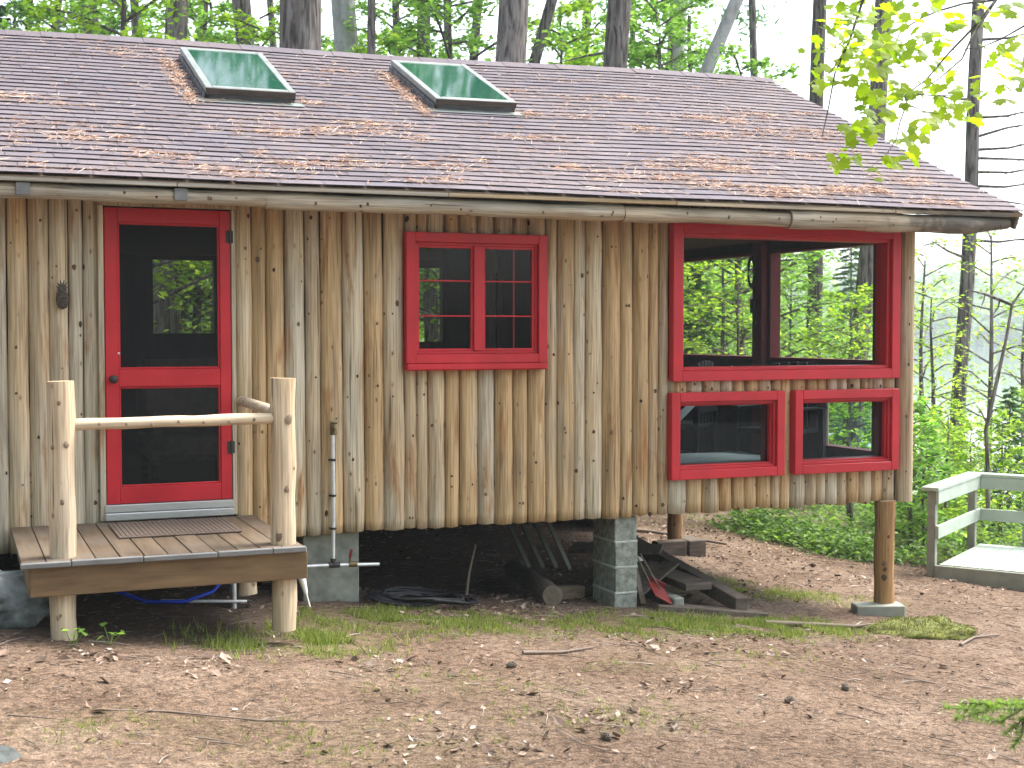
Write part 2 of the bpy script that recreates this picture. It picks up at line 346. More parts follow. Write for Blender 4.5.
M['grass'] = leafmat('grass_blade', [(0, (.09, .13, .02)), (.5, (.17, .23, .045)), (.85, (.28, .32, .09)), (1, (.40, .36, .18))], .35)
M['moss'] = leafmat('moss_tuft', [(0, (.06, .07, .012)), (.6, (.14, .15, .025)), (1, (.24, .22, .06))], .2)

# ------------------------------------------------------------------ ground sheet
def axis(a, b, step, far):
    c = list(np.arange(a, b+1e-6, step)); s = step; x = b
    while x < far: s *= 1.22; x += s; c.append(x)
    s = step; x = a; pre = []
    while x > -far: s *= 1.22; x -= s; pre.append(x)
    return np.array(pre[::-1]+c)
gx, gy = axis(-1.0, 11.0, .075, 700), axis(-6.2, 10.0, .085, 700)
gx = np.clip(gx, -58, 798); gx = np.unique(gx); gy = np.unique(np.clip(gy, -58, 798))
XX, YY = np.meshgrid(gx, gy); nx, ny = len(gx), len(gy)
ZZ = np.array([[ground(float(x), float(y)) for x in gx] for y in gy])
V = np.stack([XX, YY, ZZ], -1).reshape(-1, 3)
I = np.arange(nx*ny).reshape(ny, nx)
F = np.stack([I[:-1, :-1], I[:-1, 1:], I[1:, 1:], I[1:, :-1]], -1).reshape(-1, 4)
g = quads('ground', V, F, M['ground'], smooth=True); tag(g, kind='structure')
# moss/grass patches: (x, y, rx, ry, strength)
PATCH = [(1.9, -1.35, .50, .35, 1.), (2.75, -.55, .55, .35, .75), (3.3, -.75, .7, .4, .5), (4.75, -.65, .55, .35, .8), (5.6, -.75, .75, .35, .9), (6.2, -.6, .6, .3, .55),
         (1.0, -1.25, .5, .2, .18), (6.85, .9, .5, .3, .5), (7.6, .4, .35, .3, .4), (2.6, -2.5, .6, .35, .14), (1.8, -3.6, .7, .4, .16), (3.2, -3.3, .5, .3, .16), (5.1, -1.8, .5, .3, .10), (4.1, -2.0, .4, .3, .12), (6.4, 1.4, .5, .4, .35), (.6, -3.3, .5, .3, .12)]
def patch(x, y):
    return min(1., sum(1.5*s*max(0., 1-((x-a)/(rx*1.5))**2-((y-b)/(ry*1.5))**2) for a, b, rx, ry, s in PATCH))
me = g.data
mo = me.attributes.new('moss', 'FLOAT', 'POINT'); mo.data.foreach_set('value', [patch(v[0], v[1]) if (-1 < v[0] < 11 and -6 < v[1] < 4) else 0. for v in V])
so = me.attributes.new('soil_shade', 'FLOAT', 'POINT')
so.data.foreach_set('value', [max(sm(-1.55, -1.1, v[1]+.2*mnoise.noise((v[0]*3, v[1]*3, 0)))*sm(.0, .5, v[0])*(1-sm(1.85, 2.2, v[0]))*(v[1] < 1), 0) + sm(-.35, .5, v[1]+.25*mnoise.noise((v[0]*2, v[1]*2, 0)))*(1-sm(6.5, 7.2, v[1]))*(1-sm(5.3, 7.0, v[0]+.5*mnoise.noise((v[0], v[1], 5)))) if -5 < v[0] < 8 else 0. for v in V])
lk = MB(); lk.add([(-57, -57, LAKE), (797, -57, LAKE), (797, 797, LAKE), (-57, 797, LAKE)], [(0, 1, 2, 3)])
tag(lk.build('lake', M['water']), kind='structure')

# ------------------------------------------------------------------ log cabin
WL, WR = -3.4, 7.78
ZT, ZB = 2.735, .362
cabin = thing('log_cabin', 'rustic log cabin with vertical log siding, red trimmed windows and a maroon grey shingle roof', 'cabin', (3.9, 3.4, ZB))
OPEN = [(.945, 1.868, ZB, 2.70), (3.125, 4.272, 1.59, 2.57), (5.36, 7.605, 1.44, 2.71), (5.36, 6.43, .645, 1.34), (6.53, 7.605, .645, 1.34)]
wl = MB()
def vlog(mb, x, w, z0, z1, seed, yc=0., T=None, dense=True, sq=.74):
    n = 14; steps = max(3, int((z1-z0)/.075)); r0 = w/2*1.02; vs = []
    lean = random.uniform(-.006, .006)
    zj0 = z0+(random.uniform(-.012, .012)); 
    for i in range(steps+1):
        t = i/steps; z = zj0+(z1-zj0)*t
        cx = x+lean*(t-.5)+.007*mnoise.noise((seed*3.7, z*1.3, 1))
        rr = r0*(1.03-.07*t)*(1+.05*mnoise.noise((seed*1.9, z*2.6, 4))+.03*mnoise.noise((seed*5.9, z*7, 2)))
        if i == 0: rr *= .93
        for k in range(n):
            a = 2*math.pi*k/n; q = 1+.035*mnoise.noise((math.cos(a)*1.2+seed*3, math.sin(a)*1.2, z*4))
            vs.append(Vector((cx+math.cos(a)*rr*q, yc+math.sin(a)*rr*q*sq, z)))
    fs = [(i*n+k, i*n+(k+1) % n, (i+1)*n+(k+1) % n, (i+1)*n+k) for i in range(steps) for k in range(n)]
    c0 = len(vs); vs.append(Vector((x, yc, zj0-.012))); fs += [((k+1) % n, k, c0) for k in range(n)]
    if T: vs = [T @ v for v in vs]
    mb.add(vs, fs, 0, True)
    if dense:
        for _ in range(max(1, int((z1-z0)*random.uniform(1.6, 3.2)))):
            i = random.randrange(0, steps); k = random.choice([8, 9, 10, 11, 12, 13, 10, 11]); p = vs[i*n+k]
            ctr = Vector((x, yc, p.z)); 
            if T: ctr = T @ Vector((x, yc, zj0+(z1-zj0)*i/steps))
            d = p-ctr; d.z = 0
            mb.knot(p-d.normalized()*.001, d, random.choice([.006, .007, .009, .009, .012, .016]), 1, random.uniform(1, 1.5))
def fill(x0, x1, zs, seed):
    x = x0
    W = []
    while x < x1-.02: w = random.choice([.095, .105, .115, .125, .135, .15, .165]); W.append(w); x += w
    k = (x1-x0)/sum(W); x = x0
    for w in W:
        w *= k
        for (a, b) in zs: vlog(wl, x+w/2, w*1.0, a, b, seed+x*5.3)
        x += w
fill(WL, .945, [(ZB, ZT)], 1)
fill(1.868, 3.125, [(ZB, ZT)], 2)
fill(3.125, 4.272, [(ZB, 1.60), (2.555, ZT)], 3)
fill(4.272, 5.36, [(ZB, ZT)], 4)
fill(5.36, 6.43, [(ZB, .66), (1.325, 1.452)], 5)
fill(6.43, 6.53, [(ZB, 1.452)], 6)
fill(6.53, 7.605, [(ZB, .66), (1.325, 1.452)], 7)
wl.build('log_wall', [M['log'], M['knot']], cabin)
# backing wall behind the logs (dark), with the openings left free
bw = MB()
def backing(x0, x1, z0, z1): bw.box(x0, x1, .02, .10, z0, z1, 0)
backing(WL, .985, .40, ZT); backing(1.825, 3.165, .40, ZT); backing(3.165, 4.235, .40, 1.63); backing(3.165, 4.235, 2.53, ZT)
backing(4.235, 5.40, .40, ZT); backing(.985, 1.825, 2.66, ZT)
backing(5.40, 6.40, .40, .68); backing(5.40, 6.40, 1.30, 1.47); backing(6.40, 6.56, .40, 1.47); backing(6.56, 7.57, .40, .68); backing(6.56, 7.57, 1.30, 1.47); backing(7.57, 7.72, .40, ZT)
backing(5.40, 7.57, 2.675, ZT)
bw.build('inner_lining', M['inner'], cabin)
# corner post: squared log, and thin inner strip
cp = MB(); cp.tube([(7.705, -.012, .352+i*.24) for i in range(11)], .078, 12, 0, True, 2, .05, 2, 1., 3); 
for z in (.62, 1.1, 1.55, 1.9, 2.3): cp.knot((7.69+random.uniform(-.03, .03), -.085, z), (0, -1, 0), random.uniform(.008, .014))
cp.build('corner_post', [M['log'], M['knot'], M['end']], cabin)
# header board over the door and side jambs
hb_ = MB(); hb_.box(.935, 1.875, -.06, -.005, 2.695, 2.745, .004); hb_.box(.935, .972, -.075, -.005, ZB+.18, 2.694, .004); hb_.box(1.838, 1.868, -.06, -.005, ZB+.18, 2.694, .004)
hb_.build('door_casing', M['log'], cabin)

# floor, partition, rear wall, ceiling
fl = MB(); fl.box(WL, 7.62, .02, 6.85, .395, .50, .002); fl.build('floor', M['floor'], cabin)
jo = MB()
for x in np.arange(-3, 7.6, .8): jo.box(x, x+.06, .11, 6.7, .33, .393, .002)
jo.box(WL, 7.6, 6.6, 6.72, .10, .392, .002); jo.box(5.08, 7.6, .04, .10, .37, .394, 0)
jo.build('floor_joist', M['rough'], cabin)
rw = MB()
REAR = [(2.22, 2.935, 1.81, 2.68), (5.38, 5.83, 1.70, 2.64)]
xs = [WL, 2.22, 2.935, 5.38, 5.83, 7.62]
for i in range(5):
    if i in (1, 3):
        z0, z1 = (1.81, 2.68) if i == 1 else (1.70, 2.64)
        rw.box(xs[i], xs[i+1], 6.75, 6.87, .40, z0, 0); rw.box(xs[i], xs[i+1], 6.75, 6.87, z1, ZT, 0)
    else: rw.box(xs[i], xs[i+1], 6.75, 6.87, .40, ZT, 0)
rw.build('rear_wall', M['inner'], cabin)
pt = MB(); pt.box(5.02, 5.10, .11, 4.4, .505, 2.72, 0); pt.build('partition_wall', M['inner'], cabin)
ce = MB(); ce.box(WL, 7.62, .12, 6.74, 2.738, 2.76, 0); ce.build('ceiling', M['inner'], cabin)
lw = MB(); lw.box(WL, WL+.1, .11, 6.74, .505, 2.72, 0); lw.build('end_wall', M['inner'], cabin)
sk = MB(); sk.box(WL, 7.55, 6.55, 6.6, -2, .36, 0); sk.box(7.50, 7.55, 4.9, 6.549, -2, .36, 0); sk.build('light_block_skirt', M['rough'], cabin)  # rear skirt; its gable return is added to keep light out of the crawlspace

# gable wall (right end): inner boards with openings and outer logs
gw = MB()
GO = [(.18, 1.66), (2.10, 3.60)]
def gb(y0, y1, z0, z1, x0=7.585, x1=7.62): gw.box(x0, x1, y0, y1, z0, z1, 0)
gb(.101, .25, .505, 2.735); gb(.25, 1.93, 2.64, 2.735); gb(1.93, 2.15, 1.30, 2.735); gb(2.15, 3.9, 2.64, 2.735); gb(3.9, 6.74, .505, 2.735)
gb(.25, 1.93, 1.25, 1.55); gb(1.93, 2.15, .505, 1.30); gb(2.15, 3.9, .505, 1.55); gb(1.1, 1.93, .505, 1.25); gb(.25, 1.1, .505, .74)
gw.build('gable_wall', M['inner'], cabin)
og = MB(); T = Matrix.Translation((7.655, 0, 0)) @ Matrix.Rotation(math.pi/2, 4, 'Z')
y = .09
while y < 6.8:
    w = random.choice([.12, .13, .15]); c = y+w/2
    hz = [(ZB, 2.74+max(0, (1-abs(c-3.45)/3.6))*1.45)]
    if .24 < c < 1.1: hz = [(ZB, .76), (1.24, 1.56), (2.63, hz[0][1])]
    elif 1.1 <= c < 1.94 or 2.17 < c < 3.92: hz = [(ZB, 1.56), (2.63, hz[0][1])]
    for a, b in hz: vlog(og, c, w, a, b, c*7.7, 0, T, False, .5)
    y += w
og.build('gable_siding', [M['log'], M['knot']], cabin)
gt = MB()
def gframe(y0, y1, z0, z1, w=.06):
    for (a, b, c, d) in ((y0, y0+w*.4, z0, z1), (y1-w*.4, y1, z0, z1), (y0+w*.4, y1-w*.4, z0, z0+w*.5), (y0+w*.4, y1-w*.4, z1-w*.5, z1)): gt.box(7.578, 7.70, a, b, c, d, .003)
gframe(.25, 1.93, 1.55, 2.64); gframe(2.15, 3.9, 1.55, 2.64); gframe(.25, 1.1, .74, 1.25)
gt.box(7.50, 7.576, 1.95, 2.12, .506, 2.734, .01)
gt.build('gable_window_frame', M['maroon'], cabin)

# ---- roof
RX0, RX1 = -3.7, 8.56
EY, RY = -.52, 3.45
def ridge_z(x): return 4.50+.15*max(0, min(1, x/8.5))+(.03*math.sin(x*1.1))*.4
def roof(x, s, h=0.):
    "s runs 0 at the eave to 1 at the ridge"
    e = 2.832+.004*math.sin(x*2.3)+.024*max(0, x)/8.5; z = e+(ridge_z(x)-e)*s - .025*math.sin(math.pi*s)*(.5+.5*math.sin(x*.7))
    return Vector((x, EY+(RY-EY)*s-.40*h, z+.91*h))
rf = MB(); NC = 35; 
def tab(x0, x1, s0, s1, hb, jx):
    a0 = roof(x0, s0, hb+.002); b0 = roof(x1, s0, hb+.002); c0 = roof(x1, s1, hb-.010); d0 = roof(x0, s1, hb-.010)
    a1, b1 = roof(x0, s0, hb-.004), roof(x1, s0, hb-.004)
    rf.add([a0, b0, c0, d0], [(0, 1, 2, 3)]); rf.add([a0, b0, a1, b1], [(2, 3, 1, 0)], 1)
for k in range(NC):
    x = RX0; off = [0, .15, .075, .22][k % 4]
    first = True
    while x < RX1-.01:
        w = .305-(off if first else 0); first = False
        x1 = min(x+w, RX1); s0 = (k+random.uniform(-.02, .02)+(.03*math.sin(x*1.7+k*2)))/NC; 
        if k == 0: s0 = 0
        tab(x+.002, x1-.002, s0, (k+1.25)/NC, .012+random.uniform(-.001, .002), 0)
        x = x1
# rear slope, gable ends and slab
def rear(x, s): return Vector((x, 2*RY-EY-(RY-EY)*s, 2.80+(ridge_z(x)-2.80)*s))
NX = 24
for i in range(NX):
    xa, xb = RX0+(RX1-RX0)*i/NX, RX0+(RX1-RX0)*(i+1)/NX
    for j in range(4):
        a, b = j/4, (j+1)/4
        rf.add([rear(xb, a), rear(xa, a), rear(xa, b), rear(xb, b)], [(0, 1, 2, 3)])
        if i == NX-1: pass
x = RX0
while x < RX1-.02:   # ridge cap pieces
    x1 = min(x+.30, RX1); h = random.uniform(.018, .021)
    p = [roof(x, .965, h), roof(x1, .965, h-.003), roof(x1, 1, h+.009), roof(x, 1, h+.012), rear(x1, .965)+Vector((0, 0, .015)), rear(x, .965)+Vector((0, 0, .02))]
    rf.add(p, [(0, 1, 2, 3), (3, 2, 4, 5)])
    x = x1
rf.build('roof', [M['shingle'], M['shedge']], cabin)
ds = MB()     # deck boards under the shingles: slab 4 cm thick
def slab(fn, top, bot, x0, x1, n, mat=0):
    for i in range(n):
        xa, xb = x0+(x1-x0)*i/n, x0+(x1-x0)*(i+1)/n
        for j in range(6):
            a, b = j/6, (j+1)/6
            ds.add([fn(xa, a, bot), fn(xb, a, bot), fn(xb, b, bot), fn(xa, b, bot)], [(3, 2, 1, 0)])
            ds.add([fn(xa, a, top), fn(xb, a, top), fn(xb, b, top), fn(xa, b, top)], [(0, 1, 2, 3)])
            if i == n-1: ds.add([fn(xb, a, bot), fn(xb, b, bot), fn(xb, b, top), fn(xb, a, top)], [(0, 1, 2, 3)])
        ds.add([fn(xa, 0, bot), fn(xb, 0, bot), fn(xb, 0, top), fn(xa, 0, top)], [(0, 1, 2, 3)])
slab(roof, -.012, -.045, RX0, RX1-.02, 20)
slab(lambda x, s, h: rear(x, s)+Vector((0, 0, h-.01)), -.002, -.045, RX0, RX1-.02, 20)
ds.build('roof_deck', M['rough'], cabin)
eb = MB()
x = RX0
for x1 in (-1.2, 1.4, 3.3, 5.15, 7.2, 8.40):
    eb.beam((x+.003, -.50, 2.803+.0027*x), (x1-.003, -.50, 2.803+.0027*x1+random.uniform(-.003, .003)), .03, .026, .003); x = x1
eb.build('drip_edge_board', M['eave'], cabin)
for (x0, x1, r, z, dz) in ((-3.6, 2.0, .052, 2.733, .004), (2.0, 4.72, .060, 2.730, .003), (4.725, 6.2, .062, 2.732, .004), (6.205, 8.44, .080, 2.734, .010)):
    e = MB(); nn = max(6, int((x1-x0)/.2)); rr = [r*(1+.06*math.sin(i*1.7)) for i in range(nn+1)]
    if x1 > 8: rr[-1] *= .6; rr[-2] *= .85
    e.tube([(x0+(x1-x0)*i/nn, -.43, z+dz*i/nn+.004*math.sin(i*.9+x0)+max(0, r-rr[i])*.8*(x1 > 8)) for i in range(nn+1)], rr, 14, 0, True, 2, .08, 2.2, 1., x0)
    for i in range(int((x1-x0)*3)): e.knot((random.uniform(x0+.1, x1-.1), -.43-r*.97, z+random.uniform(-.02, .02)), (0, -1, .1), random.uniform(.006, .012))
    e.build('eave_beam', [M['eave'], M['knot'], M['end']], cabin)
for x in (.40, 1.385):
    e = MB(); e.box(x, x+.085, -.500, -.482, 2.705, 2.785, .003); e.build('spacer_block', M['greytrim'], cabin)
so_ = MB(); so_.box(RX0+.1, 8.3, -.40, -.02, 2.742, 2.756, .001); so_.build('soffit', M['rough'], cabin)
# rake board on the gable
rk = MB()
for s in range(6):
    a, b = roof(8.50, s/6, -.10), roof(8.50, (s+1)/6, -.10); rk.beam(a, b, .03, .11, .003)
    c, d = rear(8.50, s/6)-Vector((0, 0, .09)), rear(8.50, (s+1)/6)-Vector((0, 0, .09)); rk.beam(c, d, .03, .11, .003)
rk.build('rake_board', M['eave'], cabin)

# ---- skylights
def skylight(x0, x1, y0, y1):
    sx = (x0+x1)/2; s0, s1 = (y0-EY)/(RY-EY), (y1-EY)/(RY-EY)
    u = (roof(x1, s0)-roof(x0, s0)).normalized(); v = (roof(sx, s1)-roof(sx, s0)).normalized(); w = u.cross(v).normalized(); v = w.cross(u)
    o = roof(sx, s0); L = (roof(sx, s1)-roof(sx, s0)).length; W = x1-x0
    Mx = Matrix(((u.x, v.x, w.x, o.x), (u.y, v.y, w.y, o.y), (u.z, v.z, w.z, o.z), (0, 0, 0, 1)))
    b = MB(); h0, h1, t = -.05, .073, .03
    for (a, c, d, e) in ((-W/2+.015, -W/2+.045, .02, L-.02), (W/2-.045, W/2-.015, .02, L-.02)): b.box(a, c, d, e, h0, h1, .003, 1, Mx)
    b.box(-W/2+.015, W/2-.015, .02, .05, h0, h1, .003, 1, Mx); b.box(-W/2+.015, W/2-.015, L-.05, L-.02, h0, h1, .003, 1, Mx)
    # step flashing pieces along the sides
    k = 0
    y = .02
    while y < L-.1:
        for sgn in (-1, 1): b.box(sgn*(W/2+.001)-.004, sgn*(W/2+.001)+.004, y, y+.125, -.02, .06-.0*k, .001, 1, Mx)
        y += .14
    b.box(-W/2-.07, W/2+.07, -.075, .022, .016, .024, .002, 0, Mx)     # apron
    sky = b.build('skylight', [M['flash'], M['flashstep']], cabin)
    f = MB(); z0, z1, t = .075, .122, .058
    f.box(-W/2, -W/2+t, 0, L, z0, z1, .005, 0, Mx); f.box(W/2-t, W/2, 0, L, z0, z1, .005, 0, Mx)
    f.box(-W/2+t, W/2-t, L-t, L, z0, z1, .005, 0, Mx); f.box(-W/2+t, W/2-t, 0, t, z0+.004, z1, .005, 0, Mx)
    f.box(-W/2, W/2, -.012, -.001, z0-.01, z1-.004, .003, 1, Mx)
    f.build('frame', [M['flash'], M['flashdark']], sky)
    g_ = MB(); g_.box(-W/2+t+.001, W/2-t-.001, t+.001, L-t-.001, z1-.016, z1-.006, 0, 0, Mx); g_.build('glazing', M['skyglass'], sky)
skylight(1.945, 2.685, 1.56, 2.83)
skylight(3.94, 4.70, 1.63, 2.90)
vp = MB(); vp.disc_lathe([(.05, -.05), (.05, .13), (.062, .13), (.062, .15), (.04, .15)], roof(.27, .285), 'Z', 14); vp.build('vent_pipe', M['white'], cabin)

# ---- red frames
def rect(mb, x0, x1, z0, z1, w, y0, y1, mat=0, wb=None, ch=.004):
    wb = wb or w
    mb.box(x0, x0+w, y0, y1, z0, z1, ch, mat); mb.box(x1-w, x1, y0, y1, z0, z1, ch, mat)
    mb.box(x0+w, x1-w, y0, y1, z1-w, z1, ch, mat); mb.box(x0+w, x1-w, y0, y1, z0, z0+wb, ch, mat)
# screen door
d = MB()
x0, x1, z0, z1 = .978, 1.832, .655, 2.684; y0, y1 = -.058, -.018
d.box(x0, x0+.088, y0, y1, z0, z1, .004); d.box(x1-.075, x1, y0, y1, z0, z1, .004)
d.box(x0+.088, x1-.075, y0+.001, y1, z1-.10, z1, .004); d.box(x0+.088, x1-.075, y0+.001, y1, z0, z0+.115, .004); d.box(x0+.088, x1-.075, y0+.001, y1, 1.46, 1.58, .004)
for (a, b) in ((z0+.115, 1.46), (1.58, z1-.10)): rect(d, x0+.088, x1-.075, a, b, .014, y0+.012, y1-.004)
door = d.build('screen_door', M['red'], cabin)
for (a, b) in ((z0+.115, 1.46), (1.58, z1-.10)):
    s = MB(); s.box(x0+.101, x1-.088, -.040, -.038, a+.013, b-.013, 0); s.build('insect_screen', M['screen'], door)
k = MB(); k.disc_lathe([(.024, 0), (.026, .006), (.012, .012), (.012, .032), (.027, .042), (.029, .055), (.018, .066)], (x0+.048, y0, 1.515), 'Y', 16); k.build('door_knob', M['iron'], door)
k = MB(); k.disc_lathe([(.006, 0), (.008, .004), (.004, .008)], (x0+.088, y0, 1.69), 'Y', 10); k.build('latch_button', M['white'], door)
for z in (2.46, .98):
    h = MB(); h.box(x1-.03, x1+.02, y0-.006, y0-.0005, z, z+.085, .002); h.tube([(x1-.004, y0-.01, z-.005), (x1-.004, y0-.01, z+.09)], .007, 8); h.build('hinge', M['iron'], door)
th = MB(); th.box(.962, 1.838, -.085, -.01, .60, .652, .004); th.box(.962, 1.838, -.105, -.012, .545, .597, .006); th.build('door_sill', M['metal'], cabin)

# small casement window
wn = MB(); x0, x1, z0, z1 = 3.118, 4.255, 1.60, 2.575
rect(wn, x0, x1, z0, z1, .072, -.098, -.02, 0, .07); 
rect(wn, x0+.072, x1-.072, z0+.07, z1-.072, .022, -.066, -.012)
xm = (x0+x1)/2+.012
wn.box(xm-.04, xm+.04, -.078, -.012, z0+.092, z1-.094, .004)
win = wn.build('casement_window', M['red'], cabin)
sl = MB(); sl.box(x0-.004, x1-.006, -.125, -.02, 1.548, 1.598, .01); sl.build('window_sill', M['red'], win)
for (a, b) in ((x0+.094, xm-.04), (xm+.04, x1-.094)):
    zz0, zz1 = z0+.092, z1-.094
    rr_ = MB(); rect(rr_, a+.0005, b-.0005, zz0+.0005, zz1-.0005, .018, -.056, -.022, 0, None, .002); rr_.build('sash', M['red'], win)
    p = MB(); p.add([(a+.016, -.04, zz0+.016), (b-.016, -.04, zz0+.016), (b-.016, -.04, zz1-.016), (a+.016, -.04, zz1-.016)], [(0, 1, 2, 3)]); p.build('pane', M['glass'], win)
    for q in (1/3, 2/3):
        z = zz0+(zz1-zz0)*q; mu = MB(); mu.box(a+.019, b-.019, -.053, -.028, z-.0055, z+.0055, .002); mu.build('muntin', M['red'], win)
    q = MB(); xx = a+(b-a)*.62; q.box(xx-.005, xx+.005, -.036, -.024, zz0+.019, zz1-.019, .001); 
    if a > xm: q.build('muntin', M['red'], win)
# big porch window
wn = MB(); x0, x1, z0, z1 = 5.358, 7.588, 1.436, 2.716
rect(wn, x0, x1, z0, z1, .085, -.100, -.018, 0, .082); rect(wn, x0+.085, x1-.085, z0+.082, z1-.085, .03, -.062, .10)
big = wn.build('porch_window', M['red'], cabin)
s = MB(); s.box(x0+.112, x1-.112, .03, .032, z0+.11, z1-.112, 0); s.build('insect_screen', M['fine_screen'], big)
for (x0, x1) in ((5.345, 6.418), (6.520, 7.583)):
    wn = MB(); z0, z1 = .640, 1.344
    rect(wn, x0, x1, z0, z1, .075, -.105, -.018); rect(wn, x0+.075, x1-.075, z0+.075, z1-.075, .022, -.075, .02); rect(wn, x0+.097, x1-.097, z0+.097, z1-.097, .014, -.05, .10)
    lo = wn.build('lower_window', M['red'], cabin)
    s = MB(); s.add([(x0+.108, -.008, z0+.108), (x1-.108, -.008, z0+.108), (x1-.108, -.008, z1-.108), (x0+.108, -.008, z1-.108)], [(0, 1, 2, 3)]); s.build('pane', M['smoked'], lo)

# supports
def post(mb, x, y, z0, z1, r, seed, mats=(0, 1, 2), kn=6, sq=1):
    nn = max(5, int((z1-z0)/.09))
    mb.tube([(x+.0035*math.sin(i*.8+seed), y, z0+(z1-z0)*i/nn) for i in range(nn+1)], [r*(1+.035*math.sin(i*1.3+seed)) for i in range(nn+1)], 18, 0, True, 2, .055, 5, 1, seed)
    for i in range(kn):
        a = random.uniform(-2.4, -.5); mb.knot((x+math.cos(a)*r*1.0, y+math.sin(a)*r*1.0, random.uniform(z0+.08, z1-.08)), (math.cos(a), math.sin(a), 0), random.choice([.008, .012, .017, .024]))
ps = MB(); post(ps, 7.515, -.005, -.57, .368, .086, 1.3); ps.build('support_post', [M['post'], M['knot'], M['end']], cabin)
ps = MB(); post(ps, 7.36, 3.42, -.57, .394, .086, 4.3); ps.build('support_post', [M['post'], M['knot'], M['end']], cabin)

# ------------------------------------------------------------------ piers
pier = MB()
for k in range(4):
    z = -.455+k*.205; pier.box(4.89+random.uniform(-.004, .004), 5.085+random.uniform(-.004, .004), -.005+random.uniform(-.004, .004), .40, z, z+.193, .006, 0, None, .0015)
    if k < 3: pier.box(4.886, 5.091, -.012, .405, z+.190, z+.208, .004, 1, None, .003)
pier.box(4.87, 5.1, -.01, .42, -.6, -.458, .01)
tag(pier.build('block_pier', [M['cmu'], M['mortar']], None, (4.99, .2, -.45)), 'stack of four grey concrete blocks holding up the cabin floor', 'pier')
fb = MB(); fb.box(2.36, 2.785, .035, .6, -.32, .358, .008)
tag(fb.build('foundation_block', M['concrete'], None, (2.57, .3, -.12)), 'smooth grey concrete foundation block behind the outdoor tap pipe', 'foundation')
ft = MB(); gz = ground(7.5, 0)
ft.beam((7.22, .02, gz+.045), (7.62, -.12, gz+.045), .19, .10, .008); 
tag(ft.build('footing_plank', M['greendark'], None, (7.45, 0, gz)), 'weathered timber footing under the front corner post', 'timber footing')
gz = ground(7.3, 3.4); ft = MB(); ft.box(7.0, 7.36, 3.16, 3.30, gz-.05, gz+.17, .01); ft.box(7.40, 7.62, 3.18, 3.5, gz-.05, gz+.16, .012); ft.box(7.1, 7.6, 3.31, 3.56, gz-.05, gz+.06, .01)
tag(ft.build('footing_plank', M['oldrough'], None, (7.35, 3.4, gz)), 'chunky timber blocks around the foot of the rear post under the cabin', 'timber footing')

# ------------------------------------------------------------------ porch
ZD = .536
porch = thing('entry_porch', 'small wooden entry porch with peeled log posts and rail in front of the red door', 'porch', (1.2, -.8, .05))
dk_ = MB(); x = .352; nb = 12; wbd = (1.982-.352)/nb
for i in range(nb): dk_.box(x+.003, x+wbd-.003, -1.57, -.065, ZD-.03, ZD+random.uniform(-.002, .002), .003); x += wbd
dk_.build('deck', M['deck'], porch)
ed = MB(); x = .345
for x1 in (.62, 1.02, 1.45, 1.78, 1.988): ed.box(x+.002, x1-.002, -1.605, -1.573, ZD-.034, ZD-.001+random.uniform(-.003, .003), .005); x = x1
ed.build('edge_strip', M['greytrim'], porch)
fa = MB(); fa.box(.400, 2.0, -1.565, -1.53, .332, ZD-.036, .004); fa.box(.395, .43, -1.529, -.07, .332, ZD-.034, .004); fa.box(1.96, 1.995, -1.529, -.07, .332, ZD-.034, .004)
for x in (.85, 1.25, 1.65): fa.box(x, x+.04, -1.528, -.07, .36, ZD-.032, .002)
fa.build('fascia', M['fascia'], porch)
for (x, seed) in ((.588, 2.2), (1.885, 5.1)):
    p = MB(); post(p, x, -1.43, .0, 1.555, .076, seed, kn=7)
    p.build('post', [M['peeled'], M['knotp'], M['end']], porch)
rl = MB(); nn = 14
rl.tube([(.655+(1.86-.655)*i/nn, -1.43, 1.30+.010*i/nn+.0015*math.sin(i*1.3)) for i in range(nn+1)], [.034*(1+.03*math.sin(i*2.1)) for i in range(nn+1)], 12, 0, True, 2, .06, 4, 1, 2)
for i in range(7): rl.knot((.8+i*.15, -1.462, 1.30+random.uniform(-.01, .01)), (0, -1, .2), .010)
rl.build('rail', [M['peeled_x'], M['knotp'], M['end']], porch)
rl = MB(); rl.tube([(1.90, -1.37+1.30*i/10, 1.33+.02*i/10) for i in range(11)], .036, 12, 0, True, 2, .06, 4, 1, 6); rl.build('rail', [M['peeled_x'], M['knotp'], M['end']], porch)
for x in (.62, 1.9):
    p = MB(); post(p, x, -.2, .0, .49, .07, x); p.build('leg', [M['peeled'], M['knotp'], M['end']], porch)
mt = MB(); mt.box(.965, 1.738, -.89, -.23, ZD+.003, ZD+.014, .003)
for i in range(26): mt.box(.985+i*.029, .999+i*.029, -.87, -.25, ZD+.013, ZD+.018, .001)
tag(mt.build('door_mat', M['mat'], None, (1.35, -.56, ZD)), 'brown ribbed mat lying on the porch boards at the red door', 'mat')

# plaque: cast pineapple
pq = thing('wall_plaque', 'dark cast pineapple ornament hanging on the logs left of the red door', 'ornament', (.70, -.07, 2.1))
b = MB(); b.sphere((.703, -.075, 2.055), .05, 3, 0, (.85, .4, 1.35), .0)
for i in range(-3, 4):
    for j in range(-2, 3):
        zz = 2.055+i*.017; xx = .703+j*.016+(.008 if i % 2 else 0); q = 1-((xx-.703)/.043)**2-((zz-2.055)/.066)**2
        if q > .05: b.sphere((xx, -.075-.02*math.sqrt(q), zz), .0075, 1)
b.build('fruit', M['bronze'], pq)
b = MB()
for a, L in ((-50, .05), (-28, .065), (-10, .075), (10, .075), (28, .065), (50, .05), (-70, .035), (70, .035)):
    dx, dz = math.sin(R(a)), math.cos(R(a)); b.tube([(.703, -.075, 2.112), (.703+dx*L*.5, -.085, 2.112+dz*L*.55), (.703+dx*L*1.05, -.08, 2.112+dz*L)], [.010, .008, .002], 6)
b.build('leaf_crown', M['bronze'], pq)

